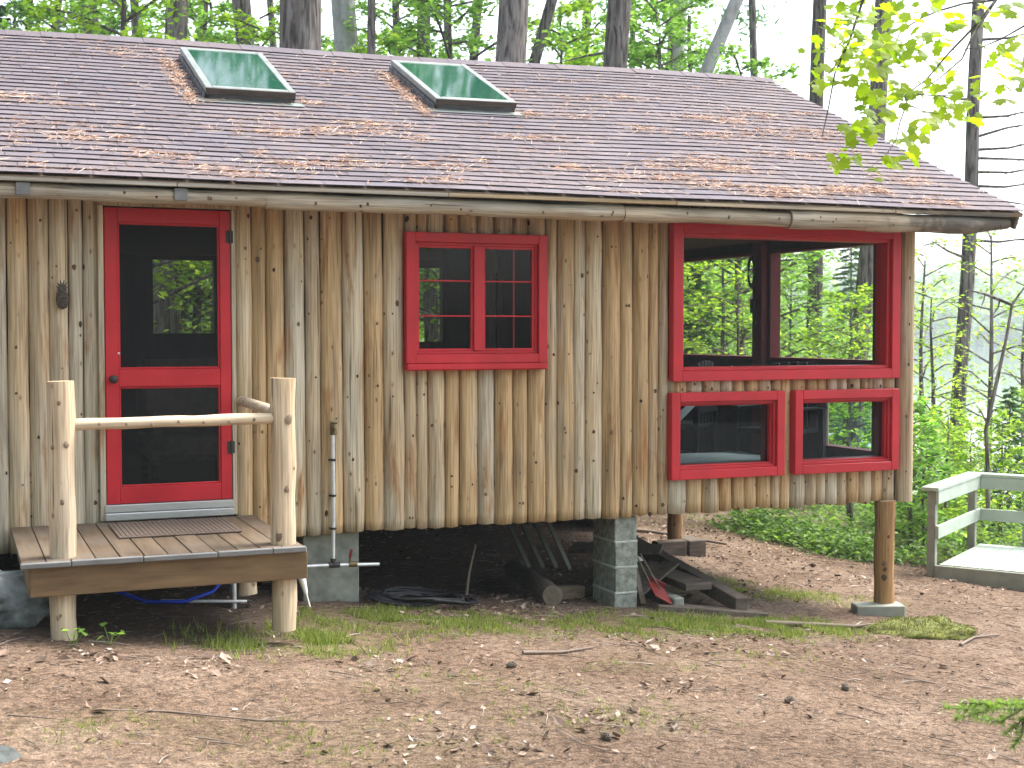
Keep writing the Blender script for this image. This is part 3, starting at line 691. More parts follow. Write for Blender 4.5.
# pipe with tap
tp = thing('water_pipe', 'galvanised standpipe with a tap fixed to the log wall right of the porch', 'water pipe', (2.553, -.09, .0))
b = MB(); b.tube([(2.553, -.095, .145), (2.558, -.092, .6), (2.556, -.09, 1.10)], .014, 10); b.build('riser', M['galv'], tp)
b = MB(); b.tube([(1.95, -.095, .147), (2.46, -.095, .143), (2.90, -.095, .125)], .0135, 10); b.build('side_pipe', M['galv'], tp)
b = MB(); b.tube([(2.52, -.095, .144), (2.60, -.095, .142)], .022, 10); b.tube([(2.553, -.095, .13), (2.553, -.095, .19)], .021, 10); b.build('tee', M['iron'], tp)
b = MB(); b.tube([(2.67, -.095, .139), (2.73, -.095, .137)], .021, 10); b.tube([(2.68, -.095, .14), (2.68, -.095, .185)], .008, 8); b.build('valve', M['brass'], tp)
b = MB(); b.beam((2.676, -.10, .185), (2.690, -.10, .25), .012, .02, .003); b.build('valve_handle', M['redtool'], tp)
b = MB(); b.tube([(2.556, -.09, 1.09), (2.556, -.09, 1.17)], .02, 10); b.tube([(2.556, -.09, 1.135), (2.556, -.15, 1.135), (2.556, -.165, 1.10)], .013, 8); b.tube([(2.535, -.10, 1.185), (2.585, -.10, 1.175)], .009, 8); b.build('tap', M['brass'], tp)
for z in (.40, .64, .90):
    b = MB(); b.tube([(2.555, -.094, z), (2.556, -.094, z+.016)], .019, 10); b.box(2.53, 2.58, -.09, -.06, z+.002, z+.014, .001); b.build('pipe_clip', M['iron'], tp)

# ------------------------------------------------------------------ things under the porch and cabin
def gpt(x, y, h=0): return Vector((x, y, ground(x, y)+h))
bh = MB(); bh.tube([gpt(.95, -.2, .10), gpt(1.2, -.35, .03), gpt(1.45, -.35, .04), gpt(1.65, -.3, .12), gpt(1.78, -.25, .26)], .013, 8)
tag(bh.build('garden_hose', M['blue'], None, gpt(1.4, -.3)), 'blue hose lying in the shade under the porch', 'hose')
b = MB(); b.tube([gpt(1.80, -.25, .0), gpt(1.80, -.25, .40)], .02, 8); b.tube([gpt(1.30, -.28, .03), gpt(1.88, -.30, .06)], .012, 8)
tag(b.build('drain_pipe', M['galv'], None, gpt(1.8, -.25)), 'grey drain pipe standing in the shade under the porch', 'pipe')
b = MB(); A = at(295, 555, 8.75); B_ = at(310, 607, 8.72)
b.tube([A, A.lerp(B_, .3), A.lerp(B_, .72), A.lerp(B_, .76), B_], [.012, .034, .014, .007, .005], 10); 
tag(b.build('furled_umbrella', M['white'], None, A), 'white pointed furled umbrella leaning beside the right porch post', 'umbrella')
b = MB(); b.sphere((-.20, -.80, .18), 1, 5, 0, (.74, .42, .25), .28, 4, 1.7)
tag(b.build('boulder', M['rock'], None, (-.2, -.8, 0)), 'large flat blue grey boulder left of the porch', 'boulder')
b = MB(); b.sphere((.08, -3.72, .02), 1, 4, 0, (.20, .16, .13), .15, 9, 1.8)
tag(b.build('boulder', M['darkrock'], None, (.1, -3.7, 0)), 'small grey rock half buried in the near left corner of the yard', 'boulder')

b = MB(); pts = []
for i in range(90):
    a = i*.42; r = .24+.05*math.sin(i*.9)+.02*math.sin(i*2.3); pts.append(gpt(3.25+r*1.5*math.cos(a), -.02+r*.9*math.sin(a), .03+.0006*i+.012*math.sin(i*1.7)))
b.tube(pts, .011, 6)
tag(b.build('black_hose', M['black'], None, gpt(3.25, 0)), 'loose coil of black hose on the ground under the cabin', 'hose')
b = MB(); b.tube([gpt(3.75, .35, .0), gpt(3.78, .36, .2), gpt(3.84, .38, .42)], [.013, .011, .008], 7)
tag(b.build('stick', M['twig'], None, gpt(3.75, .35)), 'thin grey stick standing upright in the dark under the cabin', 'stick')
b = MB(); a, c = gpt(4.80, 1.9, .11), gpt(4.40, .12, .075); b.tube([a.lerp(c, i/9) for i in range(10)], [.085+.005*math.sin(i*2) for i in range(10)], 14, 0, True, 1, .06, 3, 1, 4)
tag(b.build('old_log', [M['oldlog'], M['oldend']], None, gpt(4.6, 1)), 'weathered round log lying under the cabin with its sawn end forward', 'log')
b = MB(); b.beam(gpt(4.52, .42, .05), gpt(4.84, .52, .06), .11, .11, .012)
tag(b.build('wood_block', M['rough'], None, gpt(4.65, .48)), 'short brown wood block between the old log and the block pier', 'wood block')
b = MB()
for i in range(4):
    x = 4.55+i*.13; p0, p1 = gpt(x+.02, 1.0, .25), gpt(x-.16, 1.15, .72); n_ = 7
    b.beam(p0, p1, .10, .012, .002)
tag(b.build('slat_stack', M['tin'], None, gpt(4.75, 1)), 'grey slats leaning against each other in the dark behind the block pier', 'slats')
# pile right of the pier
b = MB(); b.beam(gpt(6.05, 2.3, .34), gpt(5.95, -.20, .09), .12, .12, .008)
tag(b.build('lumber', M['oldrough'], None, gpt(5.9, 1)), 'long dark timber beam sloping out from under the cabin', 'timber')
b = MB(); b.tube([gpt(5.2+i*.06, .95-.03*i, .17) for i in range(9)], [.14+.006*math.sin(i) for i in range(9)], 14, 0, True, 1, .08, 3, 1, 9)
tag(b.build('old_log', [M['oldlog'], M['oldend']], None, gpt(5.4, .7)), 'short thick grey log stacked beside the block pier', 'log')
b = MB(); b.beam(gpt(5.3, 1.7, .36), gpt(6.0, 1.25, .32), .45, .03, .004)
tag(b.build('plank', M['oldrough'], None, gpt(5.7, 1.2)), 'wide grey plank lying on top of the lumber pile', 'plank')
b = MB(); b.beam(gpt(5.80, 1.3, .20), gpt(5.72, .10, .17), .24, .06, .004); b.beam(gpt(5.57, .9, .05), gpt(5.52, .22, .05), .1, .06, .004)
tag(b.build('plank', M['oldrough'], None, gpt(5.7, .6)), 'brown plank in the lumber pile with a pale sawn end', 'plank')
b = MB(); b.beam(gpt(5.2, -.10, .025), gpt(6.15, -.22, .02), .16, .05, .006)
tag(b.build('plank', M['oldrough'], None, gpt(5.7, -.16)), 'grey plank flat on the ground in front of the lumber pile', 'plank')
b = MB(); b.beam(gpt(5.22, .30, .06), gpt(5.75, .62, .30), .16, .025, .004)
tag(b.build('plank', M['oldrough'], None, gpt(5.4, .4)), 'short dark board tilted up against the thick grey log beside the pier', 'plank')
b = MB(); b.beam(gpt(5.45, .02, .05), gpt(5.70, 1.2, .10), .07, .07, .006)
tag(b.build('lumber', M['oldrough'], None, gpt(5.5, .4)), 'dark squared stick of lumber under the brown plank of the pile', 'timber')
b = MB(); b.beam(gpt(5.16, .02, .02), gpt(5.12, .34, .74), .05, .018, .003)
tag(b.build('loose_board', M['oldlog'], None, gpt(5.15, .1)), 'narrow grey slat leaning on the right side of the block pier', 'board')
b = MB(); b.box(5.36, 5.46, -.12, .02, ground(5.4, 0)-.02, ground(5.4, 0)+.10, .012)
tag(b.build('stone_block', M['concrete'], None, gpt(5.4, 0)), 'small grey block standing in front of the lumber pile', 'block')
sh = thing('red_shovel', 'red scoop with two thin handles leaning on the block pier', 'shovel', gpt(5.25, -.02))
b = MB(); b.box(-.09, .09, -.13, .13, 0, .012, .003, 0, Matrix.Translation(gpt(5.28, -.02, .12)) @ Matrix.Rotation(.5, 4, 'Y') @ Matrix.Rotation(.4, 4, 'X')); b.box(-.09, .09, .118, .13, 0, .05, .003, 0, Matrix.Translation(gpt(5.28, -.02, .12)) @ Matrix.Rotation(.5, 4, 'Y') @ Matrix.Rotation(.4, 4, 'X')); b.build('scoop', M['redtool'], sh)
for dx in (0, .07):
    b = MB(); b.tube([gpt(5.27+dx, .02, .10), gpt(5.14+dx*.6, .12, .42)], .007, 7); b.build('handle', M['oldlog'], sh)
b = thing('plastic_jug', 'white plastic jug with black cap behind the block pier', 'jug', gpt(6.2, 2.2))
q = MB(); q.disc_lathe([(.10, .05), (.115, .07), (.115, .24), (.05, .31), (.04, .33)], gpt(6.2, 2.2, -.03), 'Z', 14); q.build('body', M['white'], b)
q = MB(); q.disc_lathe([(.05, .30), (.052, .35), (.03, .36)], gpt(6.2, 2.2, -.03), 'Z', 12); q.build('cap', M['black'], b)

# ------------------------------------------------------------------ inside the cabin
ch = thing('armchair', 'pale cloth covered armchair inside the room behind the red door', 'armchair', (2.2, 4.2, .505))
b = MB(); b.box(1.80, 2.55, 3.9, 4.6, .75, .95, .06); b.box(1.80, 1.95, 3.9, 4.6, .95, 1.15, .05); b.box(2.42, 2.57, 3.9, 4.6, .95, 1.15, .05); b.build('seat', M['cloth'], ch)
b = MB(); b.box(1.80, 2.55, 4.5, 4.72, .9, 1.60, .08); b.build('backrest', M['cloth'], ch)
ch.location += Vector((-.30, -2.1, 0))
for (x, y) in ((1.86, 3.96), (2.50, 3.96), (1.86, 4.6), (2.50, 4.6)):
    b = MB(); b.box(x-.03, x+.03, y-.03, y+.03, .505, .755, .004); b.build('leg', M['rough'], ch)
def chair(x, y, rz, label):
    t = thing('porch_chair', label, 'chair', (x, y, .505), 'dark chairs on the screened porch'); T = Matrix.Translation((x, y, .505)) @ Matrix.Rotation(rz, 4, 'Z')
    b = MB(); b.box(-.27, .27, -.26, .26, .40, .45, .01, 0, T); b.build('seat', M['darkchair'], t)
    b = MB()
    for i in range(5): b.box(-.25+i*.105, -.17+i*.105, .24, .265, .45, 1.02+.03*math.cos((i-2)*.6), .004, 0, T)
    b.box(-.27, .27, .266, .29, .55, .63, .004, 0, T); b.box(-.27, .27, .266, .29, .86, .94, .004, 0, T); b.build('backrest', M['darkchair'], t)
    for s in (-1, 1):
        b = MB(); b.box(s*.30-.045, s*.30+.045, -.28, .28, .62, .645, .004, 0, T); b.build('armrest', M['darkchair'], t)
        for yy in (-.24, .26):
            b = MB(); b.box(s*.30-.025, s*.30+.025, yy-.025, yy+.025, 0, .618, .004, 0, T); b.build('leg', M['darkchair'], t)
chair(7.05, .95, -1.2, 'dark slatted chair inside the porch behind the lower right window')
chair(6.55, 1.9, -2.4, 'dark slatted chair deeper inside the screened porch')
tb = thing('porch_table', 'low pale topped table inside the porch behind the lower left window', 'table', (6.1, .8, .505))
b = MB(); b.box(5.45, 6.75, .45, 1.15, .695, .725, .006); b.build('tabletop', M['tabletop'], tb)
for (x, y) in ((5.52, .52), (6.68, .52), (5.52, 1.08), (6.68, 1.08)):
    b = MB(); b.box(x-.025, x+.025, y-.025, y+.025, .505, .693, .003); b.build('leg', M['rough'], tb)
hm = thing('hammock', 'white rope hammock end hanging inside the porch', 'hammock', (5.6, .7, .9))
b = MB()
A = Vector((6.55, .95, 1.52))
for i in range(6): B0 = Vector((5.55, .44+.004*i, .93+.016*i)); b.tube([A, A.lerp(B0, .5)-Vector((0, 0, .004)), B0], .009, 5)
b.build('rope', M['rope'], hm)
co = MB()
for k in range(4): co.tube([(7.48, 2.10+.055*math.sin(a/16*2*math.pi)*(1+.05*k), 2.42+.14*math.cos(a/16*2*math.pi)+.01*k) for a in range(17)], .011, 6)
co.box(7.47, 7.497, 2.05, 2.11, 2.02, 2.16, .004)
tag(co.build('cable_coil', M['black'], None, (7.44, 2.02, 2.4)), 'black cable coil hung on the post inside the screened porch', 'cable')
ip = MB(); ip.box(4.80, 4.885, 2.55, 2.67, .505, 2.735, .006); ip.box(4.912, 4.965, 2.57, 2.65, .505, 2.735, .004); ip.box(4.887, 4.91, 2.56, 2.66, .505, 2.4, .004, 2)
ip.build('interior_post', [M['innerpale'], M['inner'], M['maroon']], cabin)

# ------------------------------------------------------------------ footbridge
u = Vector((.825, .565, 0)); w_ = Vector((.565, -.825, 0)); O = Vector((9.985, 2.22, 0)); DZ = -.715
br = thing('boardwalk', 'grey green painted wooden platform with railings at the right beyond the cabin', 'boardwalk', (O.x, O.y, DZ-.12))
Tb = Matrix(((u.x, w_.x, 0, O.x), (u.y, w_.y, 0, O.y), (0, 0, 1, DZ), (0, 0, 0, 1)))
b = MB()
for i in range(24): b.box(.0, 1.72, .003+i*.145, .142+i*.145, -.035, 0+random.uniform(-.001, .001), .003, 0, Tb)
b.build('deck', M['greenpaint'], br)
b = MB(); b.box(-.04, -.002, -.04, 3.5, -.20, -.012, .004, 0, Tb); b.box(-.002, 1.76, -.042, -.002, -.20, -.037, .004, 0, Tb); b.box(1.722, 1.76, 0, 3.5, -.20, -.012, .004, 0, Tb)
b.build('side_board', M['greendark'], br)
def rp(a, c):
    b = MB(); b.box(a-.045, a+.045, c-.045, c+.045, -1.4, .80, .005, 0, Tb); b.build('post', M['greendark'], br)
rp(.03, -.09); rp(1.70, -.09); rp(1.81, .52); rp(1.81, 1.6); rp(1.81, 2.8)
b = MB(); b.box(-.06, 1.87, -.19, .0, .805, .845, .005, 0, Tb); b.box(-.02, 1.765, -.043, -.008, .66, .803, .004, 0, Tb); b.box(-.02, 1.765, -.043, -.006, .28, .42, .004, 0, Tb); b.build('railing', M['greenpaint'], br)
b = MB(); b.box(1.72, 1.90, .002, 3.5, .806, .842, .005, 0, Tb); b.box(1.725, 1.762, .0, 3.5, .66, .803, .004, 0, Tb); b.box(1.725, 1.763, .0, 3.5, .28, .42, .004, 0, Tb); b.build('railing', M['greenpaint'], br)

# ------------------------------------------------------------------ leaf tools
def rotbasis(n):
    "random orthonormal frames with normals near up"
    nr = np.stack([rng.normal(0, .45, n), rng.normal(0, .45, n), np.ones(n)], 1); nr /= np.linalg.norm(nr, axis=1)[:, None]
    a = rng.uniform(0, 2*np.pi, n); t = np.stack([np.cos(a), np.sin(a), np.zeros(n)], 1)
    t -= nr*(t*nr).sum(1)[:, None]; t /= np.linalg.norm(t, axis=1)[:, None]; return t, np.cross(nr, t), nr
def leaves(P, size, wide=.62, flat=.45):
    n = len(P); t, b, nr = rotbasis(n); s = (size*rng.uniform(.65, 1.25, n))[:, None]
    return np.stack([P-t*s*.5, P+b*s*wide*.5+nr*s*.08, P+t*s*.55, P-b*s*wide*.5+nr*s*.08], 1).reshape(-1, 3)
def blades(P, T, L, W):
    n = len(P); side = np.cross(T, rng.normal(0, 1, (n, 3))); side /= np.linalg.norm(side, axis=1)[:, None]+1e-9
    L = L[:, None] if isinstance(L, np.ndarray) else L
    return np.stack([P-side*W*.5, P+side*W*.5, P+T*L+side*W*.15, P+T*L-side*W*.15], 1).reshape(-1, 3)

def broadleaf_mesh(h, spread, nspray, per, leaf, seed, low=.3, mat='leaf'):
    global rng
    rng = np.random.default_rng(seed); rs = random.Random(seed)
    tr = MB(); r0 = .011*h+.015
    tr.tube([(.06*h*.1*math.sin(i*1.1+seed), .05*h*.1*math.cos(i*.9+seed), -.4+(h*.92+.4)*i/9) for i in range(10)], [r0*(1.1-i/10) for i in range(10)], 8, 0, False, None, .1, 2)
    Ps = []
    for k in range(nspray):
        t = low+(1-low)*((k+.5)/nspray); z = h*t; a = k*2.4+rs.uniform(-.5, .5)
        L = spread*(1-.65*max(0, (t-low)/(1-low))**1.5)*rs.uniform(.55, 1.1)
        tip = Vector((math.cos(a)*L, math.sin(a)*L, z+L*rs.uniform(-.02, .32))); base = Vector((0, 0, z-L*.15))
        mid = base.lerp(tip, .55)+Vector((0, 0, L*.06))
        tr.tube([base, mid, tip], [max(.006, r0*.35*(1-t*.5)), max(.004, r0*.2), .003], 5, 0, False)
        m_ = int(per*rs.uniform(.7, 1.3)); q = rng.uniform(.30, 1.08, m_); 
        bx = np.array(base)[None]*(1-q)[:, None]+np.array(tip)[None]*q[:, None]
        dv = np.array([-math.sin(a), math.cos(a), 0]); wv = rng.normal(0, .26, m_)*L*(1.15-.5*q)
        # cluster along side twigs
        wv = np.round(wv/(.18*L+.01))*(.18*L+.01)*.55+wv*.45
        P = bx+dv[None]*wv[:, None]; P[:, 2] += L*.06*np.sin(q*3)-np.abs(wv)*.18+rng.normal(0, .05+.02*L, m_); Ps.append(P)
    P = np.concatenate(Ps); lm = quads(None, leaves(P, leaf), mats=M[mat])
    return tr, lm
def fir_mesh(h, spread, nb, seed, needle=.16, low=.06, dens=1.):
    global rng
    rng = np.random.default_rng(seed); rs = random.Random(seed); tr = MB(); r0 = .010*h+.01
    tr.tube([(0, 0, -.4+(h+.4)*i/8) for i in range(9)], [r0*(1.05-i/8) for i in range(9)], 7, 0, False)
    PP = []; TT = []
    for k in range(nb):
        t = low+(1-low)*(k/nb); z = h*t; a = k*2.399+rs.uniform(-.3, .3); L = spread*(1-t)**.8*rs.uniform(.65, 1.1)+.06
        d = Vector((math.cos(a), math.sin(a), 0)); dr = rs.uniform(.05, .35)
        tr.tube([(0, 0, z), d*L*.5+Vector((0, 0, z+L*.03)), d*L+Vector((0, 0, z-L*dr))], [.006+.004*L, .005, .002], 4, 0, False)
        m_ = int((30+90*L)*dens); q = rng.uniform(.12, 1., m_); sd = rng.choice([-1, 1], m_)
        ax = np.array(d)[None]*(L*q)[:, None]; ax[:, 2] += z-L*dr*q**2
        per_ = np.array([-d.y, d.x, 0]); off = rng.uniform(0, 1, m_)*L*.42*(1.08-q)
        P = ax+per_[None]*(sd*off)[:, None]; P[:, 2] -= off*.25+rng.uniform(0, .05, m_)
        T = np.array(d)[None]*.7+per_[None]*(sd*.7)[:, None]+rng.normal(0, .25, (m_, 3)); T[:, 2] -= .15
        T /= np.linalg.norm(T, axis=1)[:, None]; PP.append(P); TT.append(T)
    P, T = np.concatenate(PP), np.concatenate(TT); n = len(P)
    return tr, quads(None, blades(P, T, needle*rng.uniform(.6, 1.2, n), .05*needle/.16), mats=M['fir'])
def proto(fn, *a, bark='bark', **k):
    tr, lm = fn(*a, **k); me = bpy.data.meshes.new('trunk'); me.from_pydata(tr.v, [], tr.f); me.polygons.foreach_set('use_smooth', tr.s); me.update(); me.materials.append(M[bark]); return me, lm
BL = [proto(broadleaf_mesh, 9, 2.6, 46, 120, .135, 11), proto(broadleaf_mesh, 11, 3.0, 54, 120, .14, 12, .35), proto(broadleaf_mesh, 7, 2.2, 40, 120, .12, 13, .12, 'leaf_y')]
SP = [proto(broadleaf_mesh, 3.2, 1.1, 26, 75, .10, 21, .10, 'leaf_y'), proto(broadleaf_mesh, 4.5, 1.5, 34, 80, .11, 22, .15, 'leaf_y'), proto(broadleaf_mesh, 1.5, .7, 18, 60, .085, 23, .05, 'leaf')]
SX = [proto(broadleaf_mesh, 6.5, 1.9, 24, 42, .11, 26, .2, 'leaf_y'), proto(broadleaf_mesh, 5, 1.6, 22, 45, .10, 27, .15, 'leaf_y')]
FR = [proto(fir_mesh, 9, 2.3, 90, 31), proto(fir_mesh, 5, 1.5, 70, 32), proto(fir_mesh, 14, 2.8, 130, 33, .2)]
def plant(name, cat, pr, px, depth, s, label, group=None, rz=None, crown=None):
    p = at(px, 384, depth); z = ground(p.x, p.y)
    t = thing(name, label, cat, (p.x, p.y, max(z, LAKE-.2)), group); t.rotation_euler.z = rz if rz is not None else random.uniform(0, 6.28); t.scale = (s, s, s*random.uniform(.93, 1.07))
    for nm, me in (('trunk', pr[0]), ('crown', pr[1])):
        o = bpy.data.objects.new(nm, me); COL.objects.link(o); o.parent = t
    return t

# tall pine trunks: unique trunk each, with dead stubs and a high crown
def pine_crown_mesh(seed):
    global rng
    rng = np.random.default_rng(seed); rs = random.Random(seed); PP = []; TT = []
    for k in range(24):
        t = k/24; z = t*9; a = k*2.4; L = (2.9*(1-t)**.7+.5)*rs.uniform(.6, 1.1); d = np.array([math.cos(a), math.sin(a), rs.uniform(-.05, .3)])
        m_ = 100; q = np.sqrt(rng.uniform(.1, 1, m_)); P = d[None]*(L*q)[:, None]+rng.normal(0, .16+.06*L, (m_, 3))*np.array([1, 1, .35])+np.array([0, 0, z])
        T = rng.normal(0, 1, (m_, 3)); T[:, 2] = np.abs(T[:, 2]); T /= np.linalg.norm(T, axis=1)[:, None]; PP.append(P); TT.append(T)
    P, T = np.concatenate(PP), np.concatenate(TT); return quads(None, blades(P, T, .24*rng.uniform(.6, 1.2, len(P)), .07), mats=M['fir'])
PC = [pine_crown_mesh(41), pine_crown_mesh(42)]
def pine(px0, py0, px1, py1, depth, wpx, label, mat='bark', height=23, stubs=5, name='pine_tree', crown=True, group=None):
    "trunk through two seen points; widens to the ground, thins upward"
    a, b = at(px0, py0, depth), at(px1, py1, depth); d = (b-a)/(b.z-a.z)      # per metre of height
    z0 = max(ground(a.x, a.y), LAKE)-.3; base = a+d*(z0-a.z); top = z0+height; r = wpx*depth/FPX/2
    t = thing(name, label, 'tree', (base.x, base.y, z0+.3), group); n = 22; sd = px0*.37
    pts = [base+d*(height*i/n)+Vector((.05*math.sin(i*.8+sd), .05*math.cos(i*.7+sd), 0)) for i in range(n+1)]
    # keep the measured width around 6 m up
    rad = [max(.03, r*(1.18-.42*i/n if i > 0 else 1.45)) for i in range(n+1)]
    mb = MB(); mb.tube(pts, rad, 16, 0, False, None, .05, 2.5, 1, sd); mb.build('trunk', M[mat], t)
    for k in range(stubs):
        i = random.uniform(3, n*.62); p = pts[int(i)].lerp(pts[int(i)+1], i % 1); an = random.uniform(0, 6.28); L = random.uniform(.6, 2.2)
        v = Vector((math.cos(an), math.sin(an), random.uniform(-.25, .2))); e = MB()
        e.tube([p, p+v*L*.5+Vector((0, 0, .05)), p+v*L+Vector((0, 0, random.uniform(-.2, .2)))], [r*.16, r*.1, .006], 5, 0, False); e.build('branch', M[mat], t)
    if crown:
        o = bpy.data.objects.new('crown', PC[int(px0) % 2]); COL.objects.link(o); o.parent = t; o.location = pts[int(n*.62)]-LOC[t]; o.rotation_euler.z = px0; s = height/19; o.scale = (s, s, s)
    return t
pine(28, 40, 31, 0, 34, 5, 'thin dark trunk at the far left above the roof', stubs=2)
pine(56, 38, 60, 0, 38, 8, 'thin grey trunk between the two trunks at the far left', stubs=2)
pine(135, 42, 133, 0, 36, 9, 'slim stem just left of the left skylight corner', stubs=2)
pine(200, 42, 203, 0, 40, 10, 'slim far trunk rising over the left skylight', stubs=2)
pine(272, 45, 270, 0, 38, 7, 'thin far stem left of the thickest pine', stubs=2)
pine(398, 50, 396, 0, 38, 8, 'thin far stem over the left edge of the right skylight', stubs=2)
pine(450, 53, 447, 0, 36, 8, 'thin far stem over the middle of the right skylight', stubs=2)
pine(585, 60, 588, 0, 38, 9, 'thin far trunk left of the scarred pine', stubs=2)
pine(755, 78, 752, 0, 36, 8, 'thin far trunk beyond the right end of the ridge', stubs=2)
pine(90, 40, 88, 0, 30, 16, 'grey blurred trunk above the roof left of the left skylight')
pine(174, 40, 175, 0, 24, 22, 'straight dark trunk just behind the left skylight')
pine(243, 40, 240, 0, 27, 18, 'medium trunk above the right edge of the left skylight')
pine(300, 45, 302, 0, 17, 40, 'thickest pine trunk with furrowed bark between the two skylights', height=20)
pine(346, 50, 344, 0, 30, 24, 'pale soft grey trunk right of the thickest pine', 'palebark')
pine(373, 50, 372, 0, 24, 8, 'slim dark trunk left of the right skylight', stubs=3)
pine(424, 52, 423, 0, 27, 13, 'slender grey trunk behind the right skylight', stubs=4)
pine(474, 54, 477, 0, 30, 9, 'thin pair stem rising behind the right end of the right skylight', stubs=2)
pine(512, 56, 514, 0, 20, 29, 'thick dark brown pine trunk right of the right skylight')
pine(535, 58, 553, 0, 26, 11, 'leaning trunk beside the thick dark brown pine', stubs=2)
pine(615, 62, 618, 0, 22, 23, 'grey pine trunk with a bark scar above the middle of the roof')
pine(632, 64, 634, 0, 33, 6, 'thin stem close behind the scarred pine', stubs=2)
pine(676, 68, 678, 0, 30, 18, 'pale birch grey trunk above the roof', 'palebark', stubs=3)
pine(706, 72, 738, 0, 25, 13, 'leaning pale trunk near the right end of the ridge', 'palebark', stubs=2)
pine(812, 340, 820, 0, 28, 14, 'straight trunk seen over the roof and through the big red window', stubs=4)
pine(860, 350, 885, 0, 25, 17, 'leaning dark trunk behind the maple leaves, seen through the big window', stubs=4)
pine(697, 330, 694, 200, 28, 5, 'thin dead stem seen through the left of the big red window', stubs=14, crown=False, height=10)
# lakeside pine with whorls of bare side branches
lp = pine(960, 410, 979, 0, 27, 13, 'lone lakeside pine with bare side branches at the right', height=19, stubs=0)
for (sx, sy, ex, ey, sag) in ((974, 118, 1040, 108, 3), (973, 138, 1040, 122, -2), (972, 150, 1045, 140, 3), (971, 158, 1040, 160, 0), (970, 172, 1050, 165, 4), (970, 186, 1040, 182, 3), (968, 196, 1035, 206, 0), (968, 240, 1030, 238, 3), (966, 258, 930, 240, 2), (975, 100, 925, 92, 2), (978, 40, 1040, 30, 3)):
    a, b2 = at(sx, sy, 27), at(ex, ey, 26.2); e = MB(); m3 = at((sx+ex)/2, (sy+ey)/2+sag, 26.6)
    e.tube([a, m3, b2], [.035, .024, .008], 5, 0, False)
    for k in range(3):
        q = m3.lerp(b2, random.uniform(-.3, .9)); e.tube([q, q+Vector((random.uniform(-.2, .5), random.uniform(-.4, .4), random.uniform(-.3, .2)))], [.01, .004], 4, 0, False)
    e.build('branch', M['bark'], lp)
# sapling with a bent arm at the far right
sp_ = thing('bare_sapling', 'bare crooked sapling standing by the boardwalk railing', 'tree', at(988, 480, 17))
e = MB(); dd = 17
e.tube([at(x, y, dd) for x, y in ((988, 520), (988, 470), (986, 430), (996, 385), (1006, 340), (1012, 305), (1018, 296), (1030, 280))], [.030, .028, .026, .024, .020, .018, .013, .008], 7, 0, False)
e.tube([at(x, y, dd) for x, y in ((1012, 305), (1000, 300), (985, 294), (968, 290))], [.02, .022, .018, .006], 6, 0, False)
e.tube([at(x, y, dd) for x, y in ((1000, 300), (998, 308), (992, 316))], [.012, .01, .004], 5, 0, False); e.tube([at(x, y, dd) for x, y in ((985, 294), (984, 300), (980, 310))], [.01, .008, .003], 5, 0, False)
e.build('trunk', M['bark'], sp_)

# understory trees
UND = [
 (BL[0], 60, 26, 1.0, 'leafy tree above the far left of the roof'), (BL[2], 130, 21, 1.25, 'yellow green leafy tree left of the left skylight'), (BL[1], 215, 32, 1.0, 'deep green leafy tree behind the left skylight'),
 (FR[2], 20, 34, .9, 'dark fir at the far left above the roof'), (BL[2], 262, 24, 1.2, 'light green tree right of the left skylight'), (BL[0], 330, 36, 1.1, 'leafy tree behind the thickest pine'),
 (BL[1], 395, 30, .95, 'leafy tree left of the right skylight'), (BL[0], 450, 25, 1.05, 'leafy tree above the right skylight'), (BL[2], 560, 29, 1.35, 'light green tree right of the thick dark brown pine'),
 (BL[1], 590, 34, 1.0, 'leafy tree left of the scarred pine'), (BL[0], 655, 26, 1.0, 'leafy tree between the scarred pine and the pale trunk'), (BL[0], 740, 24, .88, 'bright leafy tree above the right end of the ridge'),
 (BL[1], 770, 33, .8, 'leafy tree beyond the end of the ridge'), (FR[2], 850, 40, .62, 'fir beyond the gable end'), (SX[0], 722, 23, .75, 'thin leafy tree seen through the left part of the big red window'),
 (FR[1], 696, 25, .8, 'small fir seen at the left edge of the big red window'), (SX[1], 738, 19, .72, 'sapling seen through the middle of the big red window'), (BL[0], 790, 26, .55, 'light green tree seen through the right part of the big window'),
 (SP[1], 850, 19, .75, 'yellow green sapling seen low through the big red window'), (FR[0], 775, 36, .6, 'fir far behind the big red window'),
 (SX[1], 932, 21, .80, 'light green sapling right of the corner post'), (SP[0], 948, 18, .66, 'low sapling behind the boardwalk railing'), (SX[0], 990, 24, .85, 'yellow green sapling beside the lakeside pine'),
 (FR[1], 1010, 21, .50, 'small dark fir at the right edge behind the railing'), (SX[0], 1024, 27, .85, 'sapling by the water at the right edge'), (SX[0], 922, 30, .95, 'sapling by the water right of the corner post'),
 (FR[1], 960, 30, .45, 'small fir at the foot of the lakeside pine'), (SP[0], 926, 19, .62, 'bushy sapling beside the corner post'), (SP[1], 955, 21, .42, 'bushy sapling behind the middle of the railing'), (SP[0], 972, 18.5, .6, 'bright low sapling behind the kink of the railing'), (SP[0], 1003, 19, .62, 'bright sapling beside the bare crooked one'), (SP[1], 1022, 22, .55, 'dense low sapling at the right edge'), (SP[2], 925, 17.4, 1.1, 'low leafy shrub left of the boardwalk'), (SP[2], 912, 17, 1.2, 'low leafy shrub behind the corner post'),
 (BL[0], 175, 30, .8, 'leafy tree seen through the screen door'), (FR[0], 110, 30, .8, 'dark fir behind the cabin left of the door window'),
 (BL[1], 430, 27, .8, 'leafy tree seen through the small window'), (FR[0], 500, 38, 1.0, 'dark fir behind the right skylight'), (FR[2], 690, 45, .7, 'tall fir far back above the roof'), (FR[2], 280, 45, .85, 'tall fir far back behind the thickest pine'), (BL[2], 640, 21, .85, 'light tree low behind the roof')]
